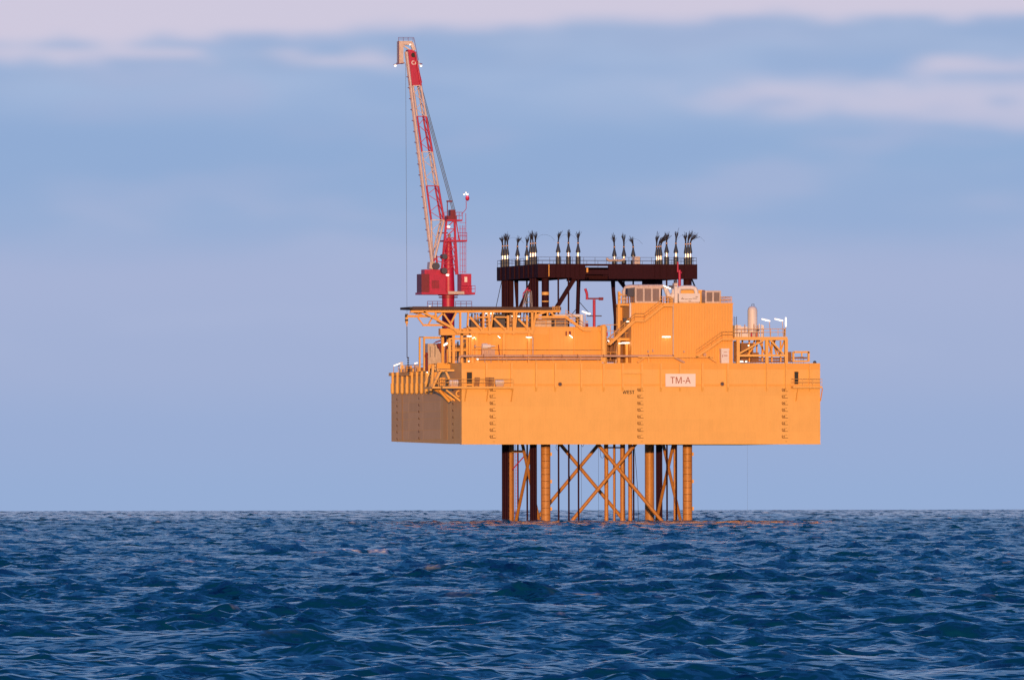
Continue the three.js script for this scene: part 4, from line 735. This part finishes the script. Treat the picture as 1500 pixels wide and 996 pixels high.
// ================================================================= LEFT CORNER: cantilever platform, frames, container
const yRear = Y(546, -41.9, 575);
{
  const z = -3, cp = thing('corner_platform', 'yellow cantilever platform with slanted frames at the left hull corner', 'platform', P(655, 570, z));
  const B = (a, b, c, d, zz = z, w = .3) => pbeam(a, b, c, d, zz, w);
  part(cp, 'floor', [pbox(633, 569, 668, 566.5, -.4, 5.2)], mat.yellow);
  parts(cp, 'slanted_frame', [B(644, 543, 632, 567), B(652, 543, 660, 560), B(640, 542.5, 665, 542.5), B(628, 546, 622, 562, -6, .2), B(634, 535, 632, 567, -5, .35)], mat.yellow);
  parts(cp, 'slanted_frame', [B(644, 545, 634, 566, -1), B(653, 545, 661, 562, -1), B(628, 534, 628, 545, -7, .25)], mat.yellow);
  parts(cp, 'lower_strut', [B(653, 571, 676, 589, -1.2, .26), B(640, 570, 668, 588, -4.5, .26)], mat.yellow);
  parts(cp, 'chute', [ptube(636, 568, 654, 580, -5, .34), ptube(654, 580, 662, 586, -5, .28), ptube(643, 571, 658, 588, -3.4, .26)], mat.yellowDeep, 'fat orange chute slanting down under the platform');
  part(cp, 'bracket_ring', [new THREE.TorusGeometry(.42, .14, 8, 18).translate(X(672, -1.6), Y(577, -1.6), -1.6)], mat.yellow);
  parts(cp, 'valve_block', [pbox(644, 565, 652, 553, -2, .8), pbox(636, 563, 641, 545, -6, .8), pbox(655.5, 565, 659, 553.5, -1.2, .3)], mat.yellowDeep);
  parts(cp, 'dark_fitting', [pbox(654, 564.5, 657, 561, -.9, .2), pbox(654, 559, 657, 556.5, -.9, .2)], mat.black);
  part(cp, 'railing', rail([P(634, 566.5, -.5), P(666, 566.5, -.5)], 1.1, .9, .05), mat.yellow);
  const c2 = thing('box_frame', 'yellow box frame of beams on the deck behind the corner platform', 'frame', P(668, 531, -5));
  parts(c2, 'frame_bars', [B(657, 496, 685, 496, -4, .26), B(658, 531, 658, 496, -4, .34), B(684, 531, 684, 494, -4, .34), B(665, 512, 684, 512, -4, .22), B(664, 531, 662, 497, -6.5, .3), B(684, 503, 674, 503, -5.5, .22)], mat.yellow);
  { const R = rng(32), ms = [mat.yellow, mat.tan, mat.yellowDeep, mat.copper, mat.greyDark];
    for (let k = 0; k < 15; k++) { const p = 655 + k * 2.6, z = -3.6 - 3.4 * R(), y0 = k % 3 ? 531 : 520; part(c2, 'standpipe', tube(P(p, y0, z).setY(YT), P(p, 498 + 18 * R(), z), .06 + .09 * R(), .06 + .07 * R(), 8), ms[Math.floor(R() * 5)]); }
    for (const y of [507, 514, 523]) part(c2, 'cross_pipe', ptube(656, y, 690, y, -3.7 - R(), .07), ms[Math.floor(R() * 5)]); }
  parts(c2, 'frame_panel', [pbox(676, 531, 684, 504, -6, .2), pbox(640, 540, 672, 531.5, -7.2, .3)], mat.yellowDeep);
  parts(c2, 'inner_machine', [pbox(664, 528, 676, 505, -7.3, 1.5), pbox(686, 531, 694, 508, -5, 1)], mat.tan);
  part(c2, 'frame_railing', rail([P(660, 519, -3.8), P(684, 519, -3.8)], 1.0, .8, .05), mat.yellow);
  const g = thing('portal_frame', 'slender yellow portal frame standing over the pale container', 'frame', V(X(632, -20), yRear, -20));
  const bar = (a, b, c, d, zz, w) => pbeam(a, b, c, d, zz, w);
  const foot = (p, zz) => { const q = P(p, 494, zz); return beam(V(q.x, yRear - .01, zz), q, .26); };
  parts(g, 'portal_post', [foot(614.5, -20), foot(621, -18), foot(650, -18)], mat.yellow);
  part(g, 'portal_beam', [bar(620, 494.5, 652, 494.5, -18, .3), beam(P(614.5, 493.5, -20), P(621, 493.5, -18), .16)], mat.yellow);
  const k = thing('pale_container', 'pale upright container with two dark slots on the left deck', 'container', V(X(636, -21), yRear, -21));
  part(k, 'container_body', box(X(626.5, -20), X(646, -20), yRear + .001, Y(504, -20), -20, -23), mat.cream);
  part(k, 'container_annex', box(X(646, -20) + .01, X(651, -20), yRear + .001, Y(506, -20), -20.3, -23), mat.cream);
  parts(k, 'slot', [629.5, 636.5].map(p => pbox(p, 507, p + .9, 523, -19.98, .03)), mat.greyDark);
  const rd = thing('red_hoist', 'small dark red folded hoist beside the pale container', 'hoist', V(X(623, -17), yRear, -17));
  part(rd, 'hoist_column', [beam(V(X(624.5, -17), yRear - .01, -17), P(624.5, 516, -17), .3)], mat.redDark);
  parts(rd, 'hoist_arm', [bend([P(624.5, 518, -17), P(622.5, 521, -17), P(624.5, 526, -17)], .1, 12, 8)], mat.redDark);
  const r2 = thing('red_knuckle_arm', 'dark red knuckle arm reaching over the pale container', 'davit', V(X(650, -16), yRear, -16));
  part(r2, 'arm_column', beam(V(X(649.5, -16), yRear - .01, -16), P(649.5, 492, -16), .34), mat.redDark);
  part(r2, 'arm', [pbeam(649, 497.5, 638, 501, -16, .2), pbeam(638, 501, 634.5, 503.5, -16, .1), pbeam(641, 503, 646, 515, -16, .3), pbeam(640, 506, 650, 504, -16, .5)], mat.redDark);
  // deck clutter along the rear left edge
  const ds = thing('deck_stores', 'row of small yellow and copper deck fittings along the left rear edge', 'fittings', V(X(605, -30), yRear, -30));
  const R = rng(9);
  for (let q = 0; q < 11; q++) { const px = 590 + q * 4.2, zz = -34 + q * 1.5, x = X(px, zz), h = .35 + .8 * R(), w = .2 + .35 * R(); part(ds, 'fitting', box(x - w, x + w, yRear, yRear + h, zz - .4, zz + .4), [mat.yellow, mat.copper, mat.yellowDeep, mat.tan][q % 4]); }
  part(ds, 'edge_rail', rail([V(.3, yRear, -41), V(.3, yRear, -15)], 1.1, 2, .05), mat.yellow);
  const lp = thing('lifebuoy_post', 'short orange and white post near the far left deck corner', 'post', V(X(587.5, -38), yRear, -38));
  part(lp, 'post_body', [box(X(587.5, -38) - .22, X(587.5, -38) + .22, yRear, Y(530, -38, 587), -38.2, -37.8)], mat.white);
  part(lp, 'orange_band', [box(X(589, -37.7) - .14, X(589, -37.7) + .2, yRear, Y(535, -38, 587), -37.75, -37.6)], mat.yellow);
}
// ================================================================= MID DECK: white units behind the helideck end
{
  const yl = Y(480, -2.6) + .12;
  const u = thing('pale_equipment', 'pale pinkish equipment boxes under the right end of the helideck', 'equipment', V(X(796, -4), yl, -4));
  parts(u, 'unit_body', [box(X(783.5, -3.6), X(794, -3.6), yl, Y(470, -3.6), -3.6, -5), box(X(794, -3.6) + .05, X(808.5, -3.6), yl, Y(467.5, -3.6), -3.9, -5.4)], mat.cream);
  part(u, 'unit_cap', [pbox(786, 471, 800, 467, -3.3, .3)], mat.copper);
  const w = thing('grey_unit', 'grey unit with a white pipe on top, behind the gangway', 'equipment', V(X(822, -5), yl, -5));
  parts(w, 'unit_body', [box(X(812, -4.6), X(832, -4.6), yl, Y(466.5, -4.6), -4.6, -6.4)], mat.grey);
  parts(w, 'white_pipe', [ptube(812, 462.5, 850, 462.5, -5, .26), vcyl(X(815, -5), Y(466.5, -5), Y(462.5, -5), -5, .2, .2, 12), vcyl(X(852, -4.8), yl, Y(461, -4.8), -4.8, .3, .3, 14)], mat.white);
  const r = thing('red_valve_stand', 'small dark red valve stand beside the white pipe', 'valve', V(X(860, -4), yl, -4));
  part(r, 'stand', [box(X(858, -3.8), X(862, -3.8), yl, Y(474, -3.8), -3.8, -4.2)], mat.redDark);
  part(r, 'valve_head', new THREE.SphereGeometry(.18, 12, 8).translate(X(860, -4), Y(471.5, -4), -4), mat.cream);
  const dv = thing('tilted_gear', 'tilted grey and white hose frame with a red arm on the dark frame side', 'gear', P(769, 450, -8.1));
  const q = (a, b, c, d, w2) => pbeam(a, b, c, d, -8.1, w2);
  parts(dv, 'tilted_frame', [q(765, 452, 772, 424, .16), q(768, 452, 774, 426, .12), q(778.5, 452, 776, 424, .12), q(780, 452, 778.5, 426, .1), q(771, 436, 777, 434, .1), q(769, 444, 778, 442, .1)], mat.grey);
  parts(dv, 'red_arm', [q(766.5, 430, 773.5, 421.5, .16), q(766.5, 430, 766, 436, .1), q(770, 424, 777, 426, .2)], mat.red);
}
// ================================================================= LAMPS
let lampLight = 0;
function lampLightAt(g, pos, s) { const l = new THREE.PointLight(new THREE.Color().setRGB(1, .92, .82), s); l.position.copy(pos).sub(g.position); l.castShadow = true; l.shadow.radius = 5; g.add(l); lampLight++; }
function stripLamp(label, x0, y0, x1, y1, z, post, r = .13) {
  r *= .8;
  const a = P(x0, y0, z), b = P(x1, y1, z), m = a.clone().lerp(b, .5), base = post ? P(post[0], post[1], z) : m.clone().add(V(0, -.1, -.2));
  const g = thing('strip_lamp', label, 'lamp', base, 'lit strip lamps on the platform');
  part(g, 'lit_tube', [tube(a, b, r, r, 12), new THREE.SphereGeometry(r, 10, 8).translate(a.x, a.y, a.z), new THREE.SphereGeometry(r, 10, 8).translate(b.x, b.y, b.z)], mat.lamp);
  part(g, 'housing', [beam(a.clone().add(V(0, r * .8, -r * .9)), b.clone().add(V(0, r * .8, -r * .9)), .1, .14)], mat.grey);
  if (post) { const t = Math.max(0, Math.min(1, (base.x - a.x) / (b.x - a.x || 1))), top = a.clone().lerp(b, t); part(g, 'lamp_post', tube(base, top.setZ(z - .12), .055, .055, 6), mat.copper); }
  else part(g, 'lamp_bracket', box(m.x - .06, m.x + .06, m.y - .05, m.y + .1, z - .1, z - .45), mat.grey);
  lampLightAt(g, m.clone().add(V(0, -.25, .3)), .35);
}
function spotLamp(label, px, py, z, r = .2, m = mat.lamp, sx = 1.3) {
  r *= .82;
  const q = P(px, py, z), g = thing('round_lamp', label, 'lamp', q.clone().add(V(0, -r, 0)), 'lit round lamps on the platform');
  part(g, 'lit_globe', new THREE.SphereGeometry(r, 14, 10).scale(sx, .85, 1).translate(q.x, q.y, q.z), m);
  part(g, 'lamp_cap', [vcyl(q.x, q.y + r * .7, q.y + r * .95, q.z - .02, r * .8, r * .4, 12), box(q.x - .04, q.x + .04, q.y + r * .6, q.y + r * 1.1, q.z - .4, q.z - .1)], mat.grey);
  lampLightAt(g, q.clone().add(V(0, -r - .1, r + .12)), .25);
}
stripLamp('tilted strip lamp on a thin post at the far left corner of the hull', 577, 535.2, 585.5, 532.2, -36, [576, 546]);
stripLamp('short strip lamp near the hanging chain on the left deck', 607.5, 532, 611, 531.3, -30, [607, 546]);
stripLamp('tilted oval lamp before the columns under the helideck left end', 650.5, 505.3, 654.5, 502.6, -3.4, [651.5, 531], .2);
stripLamp('small level lamp under the truss left of the horn', 684.5, 492.3, 690, 492.3, -2.4, null, .14);
stripLamp('slanted strip lamp just above and left of the horn', 692.5, 495.3, 699, 492.3, -2.4, null, .12);
stripLamp('tiny slanted lamp above the horn tip', 729.5, 492.2, 732.5, 494.8, -1.9, null, .1);
stripLamp('level lamp at the head of the pinkish downpipe', 771, 494, 778.5, 494.3, -2.0, null, .12);
stripLamp('tiny slanted lamp on the low deckhouse wall below its roof edge', 834.5, 491, 838.5, 494.5, -2.2, null, .12);
stripLamp('white T-shaped strip lamp on a post by the red davit', 853.5, 456.5, 864.5, 460, -3.2, [857.5, 478], .17);
stripLamp('slanted strip lamp above the roof beside the exhaust duct', 972.5, 419, 982.5, 423, -2.0, [977.5, 444], .15);
stripLamp('level strip lamp in the middle of the tall deckhouse wall', 971, 493.8, 982, 493.8, -1.2, null, .16);
stripLamp('level strip lamp under the landing left of the tall deckhouse', 911.5, 502.7, 921.5, 502.6, -2.6, null, .16);
stripLamp('small yellowish lamp next to the strip lamp under the landing', 906.5, 503.2, 910, 503.2, -2.6, null, .1);
stripLamp('tiny slanted lamp below the pale handrail of the stair', 890.5, 498.8, 893.5, 501.2, -2.7, null, .12);
stripLamp('small lamp on the stair left of the tall deckhouse', 918, 471.2, 922, 471.2, -1.0, null, .12);
stripLamp('left of two slanted strip lamps on posts above the truss deck', 1117, 468, 1128, 470.8, -2.4, [1129, 493.6], .15);
stripLamp('right of two slanted strip lamps on posts above the truss deck', 1136, 467.8, 1147, 470.4, -2.4, [1148, 493.6], .15);
stripLamp('upright strip lamp at the right end of the truss deck', 1151.8, 466.5, 1151.8, 478.5, -2, [1151, 493.6], .17);
stripLamp('level lamp low on the deck behind the left truss post', 1084, 530, 1088.5, 530, -1.7, null, .14);
spotLamp('small round lamp low on the deck right of the level one', 1093.5, 530, -1.8, .18);
spotLamp('small round lamp inside the truss deck frame', 1097, 506.5, -4.4, .15);
spotLamp('left globe of the small cluster under the helideck truss', 712.5, 459, -2.4, .17);
spotLamp('middle globe of the small cluster under the helideck truss', 718.8, 458.8, -2.3, .22);
spotLamp('right globe of the small cluster under the helideck truss', 723, 458.6, -2.4, .14);
spotLamp('left globe of the pair under the helideck truss', 750.5, 463.2, -2.4, .15);
spotLamp('right globe of the pair under the helideck truss', 760, 463.2, -2.3, .22);
spotLamp('small lamp on the helideck edge left of the crane pedestal', 629.5, 448.6, -2, .16);
spotLamp('yellowish lamp low at the left end of the deck pipes', 686.5, 529, -.9, .16);
spotLamp('small lamp at the end of the lower deck pipe', 699.5, 525.8, -.25, .15);
spotLamp('tiny lamp on the slanted frame of the corner platform', 625.5, 545, -6, .13);
spotLamp('lamp on the crane gantry between the two platforms', 657.2, 331.8, ZC + 1.3, .26);
spotLamp('lamp low on the front of the crane post', 655.5, 402.6, ZC + 1.5, .28);
spotLamp('left hanging globe lamp of the crane boom tip', 579.5, 95.5, ZC + .9, .26, mat.lamp, 1);
spotLamp('right hanging globe lamp of the crane boom tip', 617.2, 96, ZC + .9, .24, mat.lamp, 1);
spotLamp('pinkish aircraft warning lamp at the crane boom tip', 601.3, 64.5, ZC + 1.0, .2, mat.lampPink, 1);
spotLamp('left bulb of the white lamp cluster on the crane mast', 680.2, 284.5, ZC + .8, .2, mat.lamp, 1);
spotLamp('right bulb of the white lamp cluster on the crane mast', 685, 284.5, ZC + .8, .2, mat.lamp, 1);
spotLamp('top bulb of the white lamp cluster on the crane mast', 682.8, 281.8, ZC + .8, .15, mat.lamp, 1);

renderer.render(scene, camera);
